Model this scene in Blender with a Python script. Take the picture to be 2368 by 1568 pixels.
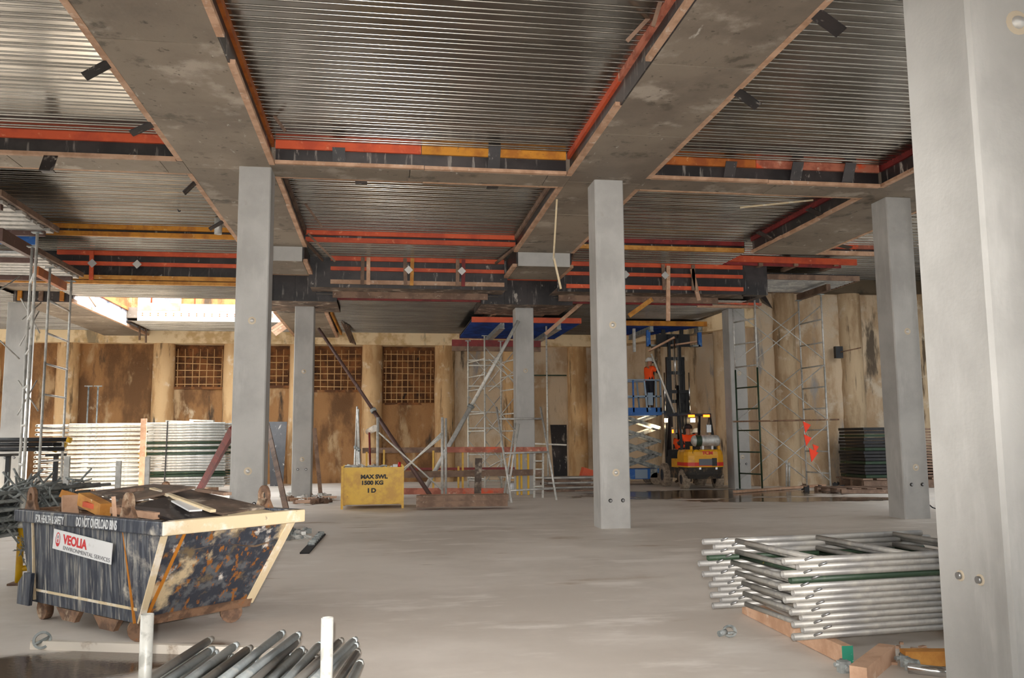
import bpy, bmesh, math, random
from math import sin, cos, pi, radians
from mathutils import Vector, Matrix, noise
random.seed(7)
SC = bpy.context.scene
COL = SC.collection
for o in list(bpy.data.objects): bpy.data.objects.remove(o)

# ------------------------------------------------------------------ camera
IW, IH = 2368, 1568
CH, FPX, PITCH, YAW, ROLL = 1.455, 1985.48, .1163, .1495, -.0081
_fw = Vector((sin(YAW), cos(YAW), 0)); _rt = Vector((cos(YAW), -sin(YAW), 0)); _up = Vector((0, 0, 1))
F2 = _fw*cos(PITCH) + _up*sin(PITCH); U2 = -_fw*sin(PITCH) + _up*cos(PITCH)
R3 = _rt*cos(ROLL) + U2*sin(ROLL); U3 = -_rt*sin(ROLL) + U2*cos(ROLL)
CAM = Vector((0, 0, CH))
cd = bpy.data.cameras.new('camera'); co = bpy.data.objects.new('camera', cd); COL.objects.link(co)
cd.sensor_fit = 'HORIZONTAL'; cd.sensor_width = 36; cd.lens = 36*FPX/IW; cd.clip_start = .05; cd.clip_end = 300
co.matrix_world = Matrix(((R3.x, U3.x, -F2.x, 0), (R3.y, U3.y, -F2.y, 0), (R3.z, U3.z, -F2.z, CH), (0, 0, 0, 1)))
SC.camera = co
# survey helpers: where a sight line through a photo point meets a height z, or a plane of constant Y / X
def ray(u, v): return F2 + R3*((u-IW/2)/FPX) - U3*((v-IH/2)/FPX)
def fl(u, v, z=0.0): d = ray(u, v); return CAM + d*((z-CH)/d.z)
def aY(u, v, Y): d = ray(u, v); return CAM + d*(Y/d.y)
def aX(u, v, X): d = ray(u, v); return CAM + d*(X/d.x)

# ------------------------------------------------------------------ light
w = bpy.data.worlds.new('sky'); SC.world = w; w.use_nodes = True
bg = w.node_tree.nodes['Background']; bg.inputs['Color'].default_value = (.91, .965, 1.0, 1); bg.inputs['Strength'].default_value = 9.0
sd = bpy.data.lights.new('sun', 'SUN'); sd.energy = 30; sd.angle = .009; sd.color = (1, .93, .82)
so = bpy.data.objects.new('sun', sd); COL.objects.link(so)
SUN_FROM = Vector((.50, .12, .86)).normalized()
so.rotation_euler = SUN_FROM.to_track_quat('Z', 'Y').to_euler(); so.location = (-2, 25, 14)
fd = bpy.data.lights.new('camera_flash', 'SPOT'); fd.energy = 4200; fd.shadow_soft_size = .02; fd.color = (1, .96, .92)
fd.spot_size = radians(68); fd.spot_blend = 1.0
fo = bpy.data.objects.new('camera_flash', fd); COL.objects.link(fo)
fo.location = CAM - F2*.14 + U3*.13; fo.rotation_euler = co.matrix_world.to_euler()
vs = SC.view_settings; vs.view_transform = 'Standard'; vs.look = 'None'; vs.exposure = 0.0; vs.gamma = 1; vs.use_curve_mapping = False

# ------------------------------------------------------------------ materials
def lin(c):
    return tuple(((x/255)/12.92 if x/255 <= .04045 else ((x/255+.055)/1.055)**2.4) for x in c) + (1,)
MATS = {}
def mat(name, col, rough=.6, metal=0.0, layers=(), bump=0, bscale=20, coord='Object', spec=.5, emit=None, es=0, vary=0):
    m = bpy.data.materials.new(name); m.use_nodes = True; nt = m.node_tree; N = nt.nodes; L = nt.links
    b = N['Principled BSDF']; b.inputs['Roughness'].default_value = rough; b.inputs['Metallic'].default_value = metal
    b.inputs['Specular IOR Level'].default_value = spec
    if coord == 'Object': tc = N.new('ShaderNodeTexCoord').outputs['Object']
    else: tc = N.new('ShaderNodeNewGeometry').outputs['Position']
    cur = None
    b.inputs['Base Color'].default_value = lin(col)
    rcur = None
    for i, ly in enumerate(layers):
        c2, sc, lo, hi = ly[:4]; r2 = ly[4] if len(ly) > 4 else None
        mp = N.new('ShaderNodeMapping'); L.new(tc, mp.inputs['Vector'])
        s = sc if isinstance(sc, tuple) else (sc,)*3
        mp.inputs['Scale'].default_value = s; mp.inputs['Location'].default_value = (i*7.3+len(name), i*3.1, i*1.7)
        nz = N.new('ShaderNodeTexNoise'); nz.inputs['Scale'].default_value = 1; nz.inputs['Detail'].default_value = 6; nz.inputs['Roughness'].default_value = .62
        L.new(mp.outputs['Vector'], nz.inputs['Vector'])
        mr = N.new('ShaderNodeMapRange'); mr.inputs['From Min'].default_value = lo; mr.inputs['From Max'].default_value = hi; mr.interpolation_type = 'SMOOTHSTEP'
        L.new(nz.outputs['Fac'], mr.inputs['Value'])
        mx = N.new('ShaderNodeMix'); mx.data_type = 'RGBA'
        L.new(mr.outputs['Result'], mx.inputs['Factor'])
        if cur is None: mx.inputs['A'].default_value = lin(col)
        else: L.new(cur, mx.inputs['A'])
        mx.inputs['B'].default_value = lin(c2); cur = mx.outputs['Result']
        if r2 is not None:
            rm = N.new('ShaderNodeMix'); rm.data_type = 'FLOAT'; L.new(mr.outputs['Result'], rm.inputs['Factor'])
            if rcur is None: rm.inputs['A'].default_value = rough
            else: L.new(rcur, rm.inputs['A'])
            rm.inputs['B'].default_value = r2; rcur = rm.outputs['Result']
    if vary:        # each piece its own tone
        oi = N.new('ShaderNodeObjectInfo'); mr = N.new('ShaderNodeMapRange'); mr.inputs['To Min'].default_value = 1-vary; mr.inputs['To Max'].default_value = 1+vary; L.new(oi.outputs['Random'], mr.inputs['Value'])
        vm = N.new('ShaderNodeVectorMath'); vm.operation = 'SCALE'; L.new(mr.outputs['Result'], vm.inputs['Scale'])
        if cur is None: vm.inputs[0].default_value = lin(col)[:3]
        else: L.new(cur, vm.inputs[0])
        cur = vm.outputs['Vector']
    if cur is not None: L.new(cur, b.inputs['Base Color'])
    if rcur is not None: L.new(rcur, b.inputs['Roughness'])
    if bump:
        mp = N.new('ShaderNodeMapping'); L.new(tc, mp.inputs['Vector']); bs = bscale if isinstance(bscale, tuple) else (bscale,)*3
        mp.inputs['Scale'].default_value = bs
        nz = N.new('ShaderNodeTexNoise'); nz.inputs['Scale'].default_value = 1; nz.inputs['Detail'].default_value = 5
        L.new(mp.outputs['Vector'], nz.inputs['Vector'])
        bp = N.new('ShaderNodeBump'); bp.inputs['Strength'].default_value = bump; bp.inputs['Distance'].default_value = .02
        L.new(nz.outputs['Fac'], bp.inputs['Height']); L.new(bp.outputs['Normal'], b.inputs['Normal'])
    if emit: b.inputs['Emission Color'].default_value = lin(emit); b.inputs['Emission Strength'].default_value = es
    MATS[name] = m; return m
G = 'World'
mat('concrete_column', (176, 174, 170), .7, layers=[((160, 158, 154), .9, .4, .65), ((188, 186, 182), (3, 3, .6), .52, .75), ((156, 151, 143), 2.2, .62, .8)], bump=.08, bscale=40)
mat('wall_grey', (150, 150, 150), .8, layers=[((128, 128, 128), .8, .4, .6)], coord=G)
mat('soffit', (138, 125, 110), .65, layers=[((118, 106, 93), .55, .4, .62), ((168, 156, 142), 1.3, .54, .68), ((96, 86, 74), 2.6, .57, .69), ((90, 80, 68), 9, .62, .70), ((188, 180, 168), (7, 2.5, 7), .66, .74)], bump=.12, bscale=25, coord=G, vary=.14)
mat('deck_galv', (168, 164, 157), .2, 1.0, layers=[((140, 136, 129), (.5, 3, 1), .4, .65, .26), ((190, 186, 178), (1.2, 4, 1), .58, .75, .16)], coord=G, vary=0.05)
mat('deck_dark', (112, 104, 96), .34, .9, layers=[((86, 80, 74), (.5, 3, 1), .4, .65, .42)], coord=G)
mat('deck_blue', (22, 58, 128), .5, .1, layers=[((12, 34, 84), 3, .4, .65), ((90, 104, 130), 9, .68, .75)])
mat('ply_black', (36, 33, 34), .4, layers=[((58, 52, 52), 1.2, .42, .62), ((128, 122, 116), (9, 9, 1.1), .585, .67), ((172, 164, 154), (5, 5, 2.5), .645, .71)], coord=G, vary=0.25)
mat('ply_brown', (112, 94, 80), .65, layers=[((76, 64, 56), 3, .42, .6), ((172, 158, 142), 4, .54, .68), ((50, 44, 40), 3.1, .62, .7)])
mat('timber', (198, 160, 132), .7, layers=[((172, 134, 106), 3, .4, .62), ((216, 196, 178), 7, .58, .74), ((130, 104, 84), 11, .66, .76)], bump=.15, bscale=60, vary=0.15)
mat('timber_grey', (132, 106, 88), .75, layers=[((104, 82, 68), 3, .4, .62), ((168, 150, 134), 8, .6, .74)], bump=.15, bscale=60, vary=0.2)
mat('timber_yellow', (206, 148, 70), .7, layers=[((176, 116, 48), 4, .4, .65), ((214, 190, 150), 8, .62, .75)])
mat('paint_orange', (208, 88, 50), .55, layers=[((182, 72, 44), 2, .42, .65), ((224, 134, 96), 7, .6, .74), ((128, 82, 64), 14, .66, .76)], vary=0.12)
mat('paint_salmon', (186, 112, 88), .6, layers=[((150, 82, 62), 3, .42, .6), ((206, 166, 144), 8, .58, .72), ((214, 84, 44), 1.6, .58, .66)])
mat('paint_red', (134, 42, 40), .6, layers=[((108, 34, 34), 3, .4, .62), ((176, 110, 100), 9, .64, .74)])
mat('paint_yellowbeam', (206, 138, 40), .55, layers=[((170, 104, 30), 3, .42, .62), ((92, 70, 50), 11, .66, .74), ((220, 180, 110), 6, .62, .72)])
mat('paint_rust', (176, 98, 36), .6, layers=[((146, 74, 28), 3, .42, .62), ((206, 150, 96), 9, .62, .74)])
mat('galv', (202, 200, 195), .42, .3, layers=[((176, 175, 170), 9, .42, .62, .5), ((196, 194, 188), 16, .58, .72, .6)], vary=0.08)
mat('galv_dusty', (168, 164, 157), .45, .35, layers=[((140, 138, 135), 3, .42, .6), ((192, 186, 176), 5, .56, .72), ((184, 146, 112), 4, .70, .78)], vary=.1)
mat('galv_pale', (210, 216, 216), .5, .0, layers=[((180, 188, 190), 5, .42, .6), ((226, 226, 220), 9, .56, .7), ((196, 190, 120), 7, .70, .76)], vary=0.15)
mat('galv_white', (214, 212, 204), .45, .25, layers=[((176, 174, 166), 14, .5, .68)])
mat('steel_grey', (152, 156, 154), .5, .1, layers=[((106, 112, 112), 9, .42, .62), ((170, 172, 168), 14, .6, .72)], vary=0.2)
mat('steel_dark', (42, 42, 44), .5, .3, layers=[((74, 68, 62), 6, .55, .72)])
mat('green_paint', (38, 58, 40), .5, .1, layers=[((70, 84, 60), 9, .55, .68), ((190, 160, 30), (6, 6, 6), .66, .7)])
mat('prop_brown', (96, 72, 66), .5, .2, layers=[((124, 104, 96), 8, .55, .7)])
mat('yellow_steel', (214, 168, 20), .45, layers=[((190, 140, 14), 3, .45, .65), ((110, 70, 24), 13, .68, .74)])
mat('skip_paint', (44, 50, 64), .55, .1, layers=[((88, 92, 100), (20, 20, 1.6), .44, .6), ((140, 138, 132), (38, 38, 2.2), .52, .66), ((184, 178, 166), (12, 12, .9), .58, .70), ((200, 192, 178), 2.2, .60, .72), ((150, 96, 40), (9, 9, 1.6), .68, .75)], bump=.1, bscale=30)
mat('skip_end', (52, 56, 66), .55, .1, layers=[((96, 98, 102), 9, .48, .62), ((150, 94, 38), (15, 15, 9), .55, .63), ((120, 102, 76), 5, .55, .68), ((206, 184, 148), 1.8, .555, .64), ((222, 214, 204), 4, .62, .70)], bump=.15, bscale=26)
mat('skip_cream', (216, 196, 160), .7, layers=[((232, 222, 206), 6, .5, .66), ((120, 108, 96), 9, .62, .72), ((160, 96, 40), 13, .67, .74)], bump=.1, bscale=40)
mat('rust', (132, 100, 76), .75, layers=[((96, 72, 56), 9, .42, .62), ((190, 168, 142), 5, .54, .68), ((156, 96, 48), 14, .62, .72)], bump=.15, bscale=60)
mat('weld_rust', (184, 116, 32), .7)
mat('sign_white', (226, 226, 226), .5, layers=[((196, 192, 186), 7, .6, .72), ((120, 116, 112), 13, .7, .76)])
mat('print_red', (206, 40, 44), .5)
mat('print_grey', (104, 104, 108), .5)
mat('print_white', (208, 210, 212), .55)
mat('print_black', (34, 30, 24), .6)
mat('rubber', (40, 38, 36), .8, layers=[((92, 84, 74), 6, .5, .68)])
mat('tyre_dusty', (150, 134, 116), .9, layers=[((112, 98, 84), 12, .45, .62)], bump=.4, bscale=40)
mat('fork_yellow', (222, 158, 16), .4, layers=[((190, 128, 14), 4, .5, .68), ((120, 92, 50), 10, .66, .74)])
mat('fork_red', (206, 44, 30), .45)
mat('fork_grey', (96, 98, 104), .5)
mat('mud_black', (46, 42, 38), .8, layers=[((112, 88, 64), 4, .5, .64), ((150, 120, 90), 10, .62, .72)])
mat('black_paint', (24, 24, 26), .35, .2)
mat('chrome', (205, 205, 205), .18, 1.0)
mat('lift_blue', (40, 98, 172), .5, .1, layers=[((96, 140, 186), 6, .52, .68), ((150, 150, 150), 12, .64, .74)])
mat('lift_pale', (140, 160, 180), .5, .2)
mat('hivis', (255, 84, 14), .7, emit=None)
mat('navy', (28, 30, 42), .85)
mat('skin', (176, 122, 96), .6)
mat('helmet', (232, 230, 224), .35)
mat('boot', (70, 54, 40), .8)
mat('pile_tan', (206, 170, 124), .85, layers=[((176, 136, 90), (2, 2, .5), .44, .62), ((112, 88, 60), (2.4, 2.4, .35), .56, .64), ((222, 202, 172), 2.2, .56, .7), ((78, 68, 56), (3, 3, .3), .64, .71)], bump=.5, bscale=14, coord=G)
mat('pile_pale', (190, 166, 134), .85, layers=[((158, 130, 98), (2, 2, .5), .44, .62), ((96, 80, 62), (2.4, 2.4, .3), .57, .65), ((206, 190, 166), 2.2, .56, .7), ((74, 64, 54), (3, 3, .25), .63, .70)], bump=.5, bscale=14, coord=G)
mat('shotcrete', (152, 110, 68), .9, layers=[((104, 72, 42), (1.0, 1, .4), .42, .58), ((180, 150, 112), (1.3, 1.3, .5), .54, .66), ((62, 50, 38), (1.1, 1.1, .22), .57, .66), ((200, 178, 148), (1.1, 1.1, .6), .64, .72)], bump=.8, bscale=22, coord=G)
mat('shotcrete_pale', (200, 178, 150), .9, layers=[((168, 140, 108), (1.1, 1, .4), .45, .62), ((198, 182, 160), 1.2, .52, .68), ((92, 80, 66), (1.3, 1.3, .25), .61, .69), ((140, 138, 136), (1.5, 1.5, .35), .58, .7)], bump=.6, bscale=22, coord=G)
mat('rust_recess', (132, 84, 44), .9, layers=[((88, 54, 28), 2.2, .42, .58), ((176, 138, 96), (3, 3, .8), .58, .7), ((48, 36, 26), 3, .62, .7)], bump=1, bscale=16, coord=G)
mat('rebar', (198, 158, 108), .8, layers=[((186, 140, 88), 12, .5, .65)])
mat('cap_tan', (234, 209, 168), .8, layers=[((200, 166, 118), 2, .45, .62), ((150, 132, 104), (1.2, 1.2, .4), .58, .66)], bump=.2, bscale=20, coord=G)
mat('cap_dark', (96, 82, 64), .8, layers=[((66, 58, 46), 1.4, .45, .6), ((196, 184, 160), (5, 5, .6), .68, .74)], coord=G)  # darker than cap_tan: shade under the deck put into the colour, pale drips
mat('flag', (255, 70, 34), .7)
mat('wire_white', (200, 190, 184), .6)
mat('hose', (30, 30, 34), .5)
mat('blue_jack', (30, 52, 130), .45, .2)
mat('pvc', (224, 214, 200), .5, layers=[((150, 126, 100), 3, .55, .68)])
mat('can_red', (196, 26, 36), .35, .3)
mat('amber', (255, 120, 20), .4, emit=(255, 110, 20), es=5)
mat('lamp_lens', (255, 244, 220), .3, emit=(255, 225, 180), es=14)
mat('green_end', (36, 130, 104), .7, layers=[((220, 220, 210), 14, .62, .7)])
mat('plate', (206, 204, 200), .4, .5)
mat('bolt', (150, 150, 150), .35, .8)
mat('grout', (196, 182, 160), .8)
mat('hole', (26, 24, 24), .9)
mat('hoarding', (206, 208, 214), .8, layers=[((120, 126, 140), 1.4, .5, .64)])
mat('channel_white', (236, 232, 226), .6)
mat('dirt', (120, 98, 78), .95, layers=[((88, 70, 56), 5, .45, .6), ((176, 160, 140), 9, .6, .72)], bump=.6, bscale=30)

def floor_mat():
    m = mat('floor_concrete', (226, 217, 207), .55, layers=[((206, 196, 185), .35, .4, .62), ((232, 224, 215), (.9, 2.2, 1), .52, .68), ((174, 152, 130), (.5, 1.6, 1), .6, .74), ((146, 128, 112), (1.1, 6, 1), .68, .76)], bump=.05, bscale=30, coord=G)
    nt = m.node_tree; N = nt.nodes; L = nt.links; b = N['Principled BSDF']
    pos = N.new('ShaderNodeNewGeometry').outputs['Position']
    def patch(cx, cy, rx, ry, ang, edge=.35):
        mp = N.new('ShaderNodeMapping'); mp.vector_type = 'TEXTURE'; mp.inputs['Location'].default_value = (cx, cy, 0); mp.inputs['Rotation'].default_value = (0, 0, ang)
        mp.inputs['Scale'].default_value = (rx, ry, 1000); L.new(pos, mp.inputs['Vector'])
        ln = N.new('ShaderNodeVectorMath'); ln.operation = 'LENGTH'; L.new(mp.outputs['Vector'], ln.inputs[0])
        nz = N.new('ShaderNodeTexNoise'); nz.inputs['Scale'].default_value = 1.6; nz.inputs['Detail'].default_value = 5; L.new(pos, nz.inputs['Vector'])
        ad = N.new('ShaderNodeMath'); ad.operation = 'MULTIPLY_ADD'; L.new(nz.outputs['Fac'], ad.inputs[0]); ad.inputs[1].default_value = 1.0; L.new(ln.outputs['Value'], ad.inputs[2])
        mr = N.new('ShaderNodeMapRange'); L.new(ad.outputs[0], mr.inputs['Value']); mr.interpolation_type = 'SMOOTHSTEP'
        mr.inputs['From Min'].default_value = 1.5; mr.inputs['From Max'].default_value = 1.5-edge; return mr.outputs['Result']
    wets = []
    p = fl(150, 1540); wets.append(patch(p.x, p.y, 1.25, .55, .25))
    p = fl(1640, 1142); wets.append(patch(p.x, p.y, 4.2, 2.1, 0))
    p = fl(1850, 1155); wets.append(patch(p.x, p.y, 3.2, .9, -.1))
    cur = None
    for wv in wets:
        if cur is None: cur = wv; continue
        mx = N.new('ShaderNodeMath'); mx.operation = 'MAXIMUM'; L.new(cur, mx.inputs[0]); L.new(wv, mx.inputs[1]); cur = mx.outputs[0]
    base = b.inputs['Base Color'].links[0].from_socket
    mc = N.new('ShaderNodeMix'); mc.data_type = 'RGBA'; L.new(cur, mc.inputs['Factor']); L.new(base, mc.inputs['A']); mc.inputs['B'].default_value = lin((92, 74, 58))
    L.new(mc.outputs['Result'], b.inputs['Base Color'])
    mf = N.new('ShaderNodeMix'); mf.data_type = 'FLOAT'; L.new(cur, mf.inputs['Factor']); mf.inputs['A'].default_value = .55; mf.inputs['B'].default_value = .12
    L.new(mf.outputs['Result'], b.inputs['Roughness'])
floor_mat()

# ------------------------------------------------------------------ mesh helpers
MTX = {}
def tag(o, label=None, cat=None, group=None, kind=None):
    if label: o['label'] = label
    if cat: o['category'] = cat
    if group: o['group'] = group
    if kind: o['kind'] = kind
    return o
def root(name, label, cat, loc=(0, 0, 0), rz=0, group=None, kind=None, rx=0, ry=0):
    o = bpy.data.objects.new(name, None); COL.objects.link(o); o.empty_display_size = .2
    o.location = loc; o.rotation_euler = (rx, ry, rz)
    MTX[o] = Matrix.Translation(Vector(loc)) @ o.rotation_euler.to_matrix().to_4x4()
    return tag(o, label, cat, group, kind)
V3 = Vector
class MB:
    def __init__(s): s.v = []; s.f = []; s.sm = []; s.mi = []; s.cur = 0
    def add(s, vs, fs, smooth=False):
        n = len(s.v); s.v += [Vector(p) for p in vs]
        for f in fs: s.f.append([i+n for i in f]); s.sm.append(smooth); s.mi.append(s.cur)
        return s
    def box(s, c, d, R=None):
        c = Vector(c); h = Vector(d)/2
        vs = [Vector((x*h.x, y*h.y, z*h.z)) for z in (-1, 1) for y in (-1, 1) for x in (-1, 1)]
        if R is not None: vs = [R @ p for p in vs]
        return s.add([c+p for p in vs], [(0, 2, 3, 1), (4, 5, 7, 6), (0, 1, 5, 4), (2, 6, 7, 3), (0, 4, 6, 2), (1, 3, 7, 5)])
    def rng(s, x0, x1, y0, y1, z0, z1): return s.box(((x0+x1)/2, (y0+y1)/2, (z0+z1)/2), (abs(x1-x0), abs(y1-y0), abs(z1-z0)))
    def bar(s, p, q, wd, ht, up=(0, 0, 1)):
        p = Vector(p); q = Vector(q); a = (q-p); ln = a.length; a = a.normalized(); up = Vector(up)
        r = a.cross(up)
        if r.length < 1e-4: r = a.cross(Vector((0, 1, 0)))
        r.normalize(); u = r.cross(a)
        R = Matrix((a, r, u)).transposed()
        return s.box((p+q)/2, (ln, wd, ht), R)
    def tube(s, p, q, r, n=8, r2=None, cap=True):
        p = Vector(p); q = Vector(q); a = (q-p).normalized(); r2 = r if r2 is None else r2
        t = Vector((0, 0, 1)) if abs(a.z) < .9 else Vector((1, 0, 0))
        u = a.cross(t).normalized(); w_ = a.cross(u)
        vs = []
        for i in range(n):
            d = u*cos(2*pi*i/n) + w_*sin(2*pi*i/n); vs += [p+d*r, q+d*r2]
        s.add(vs, [(2*i, 2*((i+1) % n), 2*((i+1) % n)+1, 2*i+1) for i in range(n)], True)
        if cap: 
            m = len(s.v)-2*n
            s.f.append([m+2*i for i in range(n)][::-1]); s.sm.append(False); s.mi.append(s.cur)
            s.f.append([m+2*i+1 for i in range(n)]); s.sm.append(False); s.mi.append(s.cur)
        return s
    def pipe(s, p, q, r, n=10, th=.2):          # open-ended hollow tube
        p = Vector(p); q = Vector(q); a = (q-p).normalized()
        t = Vector((0, 0, 1)) if abs(a.z) < .9 else Vector((1, 0, 0))
        u = a.cross(t).normalized(); w_ = a.cross(u); vs = []; ri = r*(1-th)
        for i in range(n):
            d = u*cos(2*pi*i/n) + w_*sin(2*pi*i/n); vs += [p+d*r, q+d*r, p+d*ri, q+d*ri]
        fs = []
        for i in range(n):
            j = (i+1) % n; A, B = 4*i, 4*j
            fs += [(A, B, B+1, A+1), (A+2, A+3, B+3, B+2), (A, A+2, B+2, B), (A+1, B+1, B+3, A+3)]
        return s.add(vs, fs, True)
    def path(s, pts, r, n=6):
        for a, b in zip(pts[:-1], pts[1:]): s.tube(a, b, r, n)
        return s
    def disc(s, c, axis, r, th, n=16):
        c = Vector(c); a = Vector(axis).normalized()*th/2; return s.tube(c-a, c+a, r, n)
    def prism(s, poly, a0, a1, M):              # poly in local xy, extruded along local z, placed by M
        n = len(poly); vs = [M @ Vector((x, y, a0)) for x, y in poly] + [M @ Vector((x, y, a1)) for x, y in poly]
        return s.add(vs, [tuple(range(n))[::-1], tuple(range(n, 2*n))] + [(i, (i+1) % n, (i+1) % n+n, i+n) for i in range(n)])
    def rev(s, prof, M, n=16):                  # (r, z) profile revolved about local z
        m = len(prof); vs = []
        for i in range(n):
            c_, s_ = cos(2*pi*i/n), sin(2*pi*i/n); vs += [M @ Vector((r*c_, r*s_, z)) for r, z in prof]
        fs = [(i*m+k, ((i+1) % n)*m+k, ((i+1) % n)*m+k+1, i*m+k+1) for i in range(n) for k in range(m-1)]
        return s.add(vs, fs, True)
    def build(s, name, m, parent=None, label=None, cat=None, group=None, kind=None, local=False, bevel=0):
        me = bpy.data.meshes.new(name); vs = s.v; loc = None
        if parent is not None:
            if not local:
                inv = MTX[parent].inverted(); vs = [inv @ p for p in vs]
        else:
            xs = [p.x for p in vs]; ys = [p.y for p in vs]; zs = [p.z for p in vs]
            loc = Vector(((min(xs)+max(xs))/2, (min(ys)+max(ys))/2, min(zs))); vs = [p-loc for p in vs]
        me.from_pydata([tuple(p) for p in vs], [], s.f); me.polygons.foreach_set('use_smooth', s.sm)
        ms = m if isinstance(m, (list, tuple)) else [m]
        for x in ms: me.materials.append(MATS[x])
        if len(ms) > 1: me.polygons.foreach_set('material_index', s.mi)
        me.update()
        bm = bmesh.new(); bm.from_mesh(me); bmesh.ops.recalc_face_normals(bm, faces=bm.faces); bm.to_mesh(me); bm.free()
        o = bpy.data.objects.new(name, me); COL.objects.link(o)
        if parent is not None: o.parent = parent; MTX[o] = MTX[parent]
        else: o.location = loc; MTX[o] = Matrix.Translation(loc)
        if bevel:
            bv = o.modifiers.new('bevel', 'BEVEL'); bv.width = bevel; bv.segments = 2; bv.limit_method = 'ANGLE'
        return tag(o, label, cat, group, kind)
def dup(o, loc=None, rot=None, label=None, group=None, parent=None):
    c = o.copy(); COL.objects.link(c); c.parent = parent
    if loc is not None: c.location = loc
    if rot is not None: c.rotation_euler = rot
    if label: c['label'] = label
    if group: c['group'] = group
    for ch in o.children:
        k = ch.copy(); COL.objects.link(k); k.parent = c
        for g in ch.children:
            h = g.copy(); COL.objects.link(h); h.parent = k
    return c
def text(name, body, size, m, parent, M, bold=0, sx=1, local=False, fit=None):
    cu = bpy.data.curves.new(name, 'FONT'); cu.body = body; cu.size = size; cu.extrude = .0015; cu.offset = bold; cu.align_x = 'LEFT'
    t = bpy.data.objects.new(name, cu); COL.objects.link(t)
    dg = bpy.context.evaluated_depsgraph_get(); me = bpy.data.meshes.new_from_object(t.evaluated_get(dg)); bpy.data.objects.remove(t)
    if fit:
        xs = [v.co.x for v in me.vertices]; sx = fit/(max(xs)-min(xs))
    X = M @ Matrix.Diagonal((sx, 1, 1, 1))
    if not local: X = MTX[parent].inverted() @ X
    me.transform(X); me.materials.clear(); me.materials.append(MATS[m])
    o = bpy.data.objects.new(name, me); COL.objects.link(o); o.parent = parent; MTX[o] = MTX[parent]; return o
def frame(o, x, z):     # matrix with local x along x, local z along z
    x = Vector(x).normalized(); z = Vector(z).normalized(); y = z.cross(x).normalized()
    return Matrix(((x.x, y.x, z.x, o[0]), (x.y, y.y, z.y, o[1]), (x.z, y.z, z.z, o[2]), (0, 0, 0, 1)))
def rnd(a, b): return random.uniform(a, b)
# ------------------------------------------------------------------ setting: floor, walls, ceiling
YS = -4.0  # slab start behind the camera, leaving an added gap for daylight
HA, DK, D2, S2, LB, D3 = 5.83, 6.22, 5.96, 5.50, 5.02, 5.20
YA0, YA1, Y1, Y2, YWL = 13.69, 14.30, 19.6, 21.2, 30.3
BL, BR, B3, B0 = (-3.14, -1.82), (3.09, 4.375), (8.75, 10.3), (-9.25, -7.9)
BX, BY = 11.2, 24.35        # corner where the back wall steps forward
m = MB(); m.rng(-16, 18, -16, 31, -.3, 0); m.build('floor', 'floor_concrete', label='smooth grey concrete floor slab with wet patches', cat='floor', kind='structure')

def rough_panel(parent, name, mt, p, q, z0, z1, nrm, amp, nu=14, nv=14, seed=0):
    p = Vector((p[0], p[1], 0)); q = Vector((q[0], q[1], 0)); nrm = Vector(nrm); mb = MB(); vs = []; fs = []
    for j in range(nv+1):
        for i in range(nu+1):
            b = p.lerp(q, i/nu); z = z0+(z1-z0)*j/nv
            d = noise.noise(Vector((b.x*1.3+seed, b.y*1.3, z*1.3)))*amp + noise.noise(Vector((b.x*4+seed, b.y*4, z*4)))*amp*.4
            vs.append(Vector((b.x, b.y, z))+nrm*d)
    for j in range(nv):
        for i in range(nu): k = j*(nu+1)+i; fs.append((k, k+1, k+nu+2, k+nu+1))
    mb.add(vs, fs, True); return mb.build(name, mt, parent)
wb = root('wall_back', 'rough brown shotcrete retaining wall with round concrete piles', 'wall', (0, YWL, 0), kind='structure')
m = MB(); m.rng(-15, 8.9, YWL+.75, YWL+1.1, 0, 7); m.build('backing', 'shotcrete', wb)
PX = [-12.9, -10.45, -7.39, -5.08, -2.87, -.38, 2.175, 4.636, 7.0, 8.7]
def pile(parent, x, y, z1, r=.34, mt='pile_tan', seed=0):
    mb = MB(); n = 14; k = 12; vs = []; fs = []
    for j in range(k+1):
        for i in range(n):
            a = 2*pi*i/n; z = z1*j/k
            rr = r*(1+.09*noise.noise(Vector((cos(a)*1.5+seed, sin(a)*1.5, z*1.2+seed))))
            vs.append(Vector((x+rr*cos(a), y+rr*sin(a), z)))
    for j in range(k):
        for i in range(n): fs.append((j*n+i, j*n+(i+1) % n, (j+1)*n+(i+1) % n, (j+1)*n+i))
    mb.add(vs, fs, True); return mb.build('pile', mt, parent)
for i, x in enumerate(PX): pile(wb, x, YWL+.30, 4.85, .36, seed=i*3.3)
mesh_bays = {3: (3.35, 4.62), 4: (3.2, 4.62), 5: (2.75, 4.62), 2: (3.3, 4.62)}
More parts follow.
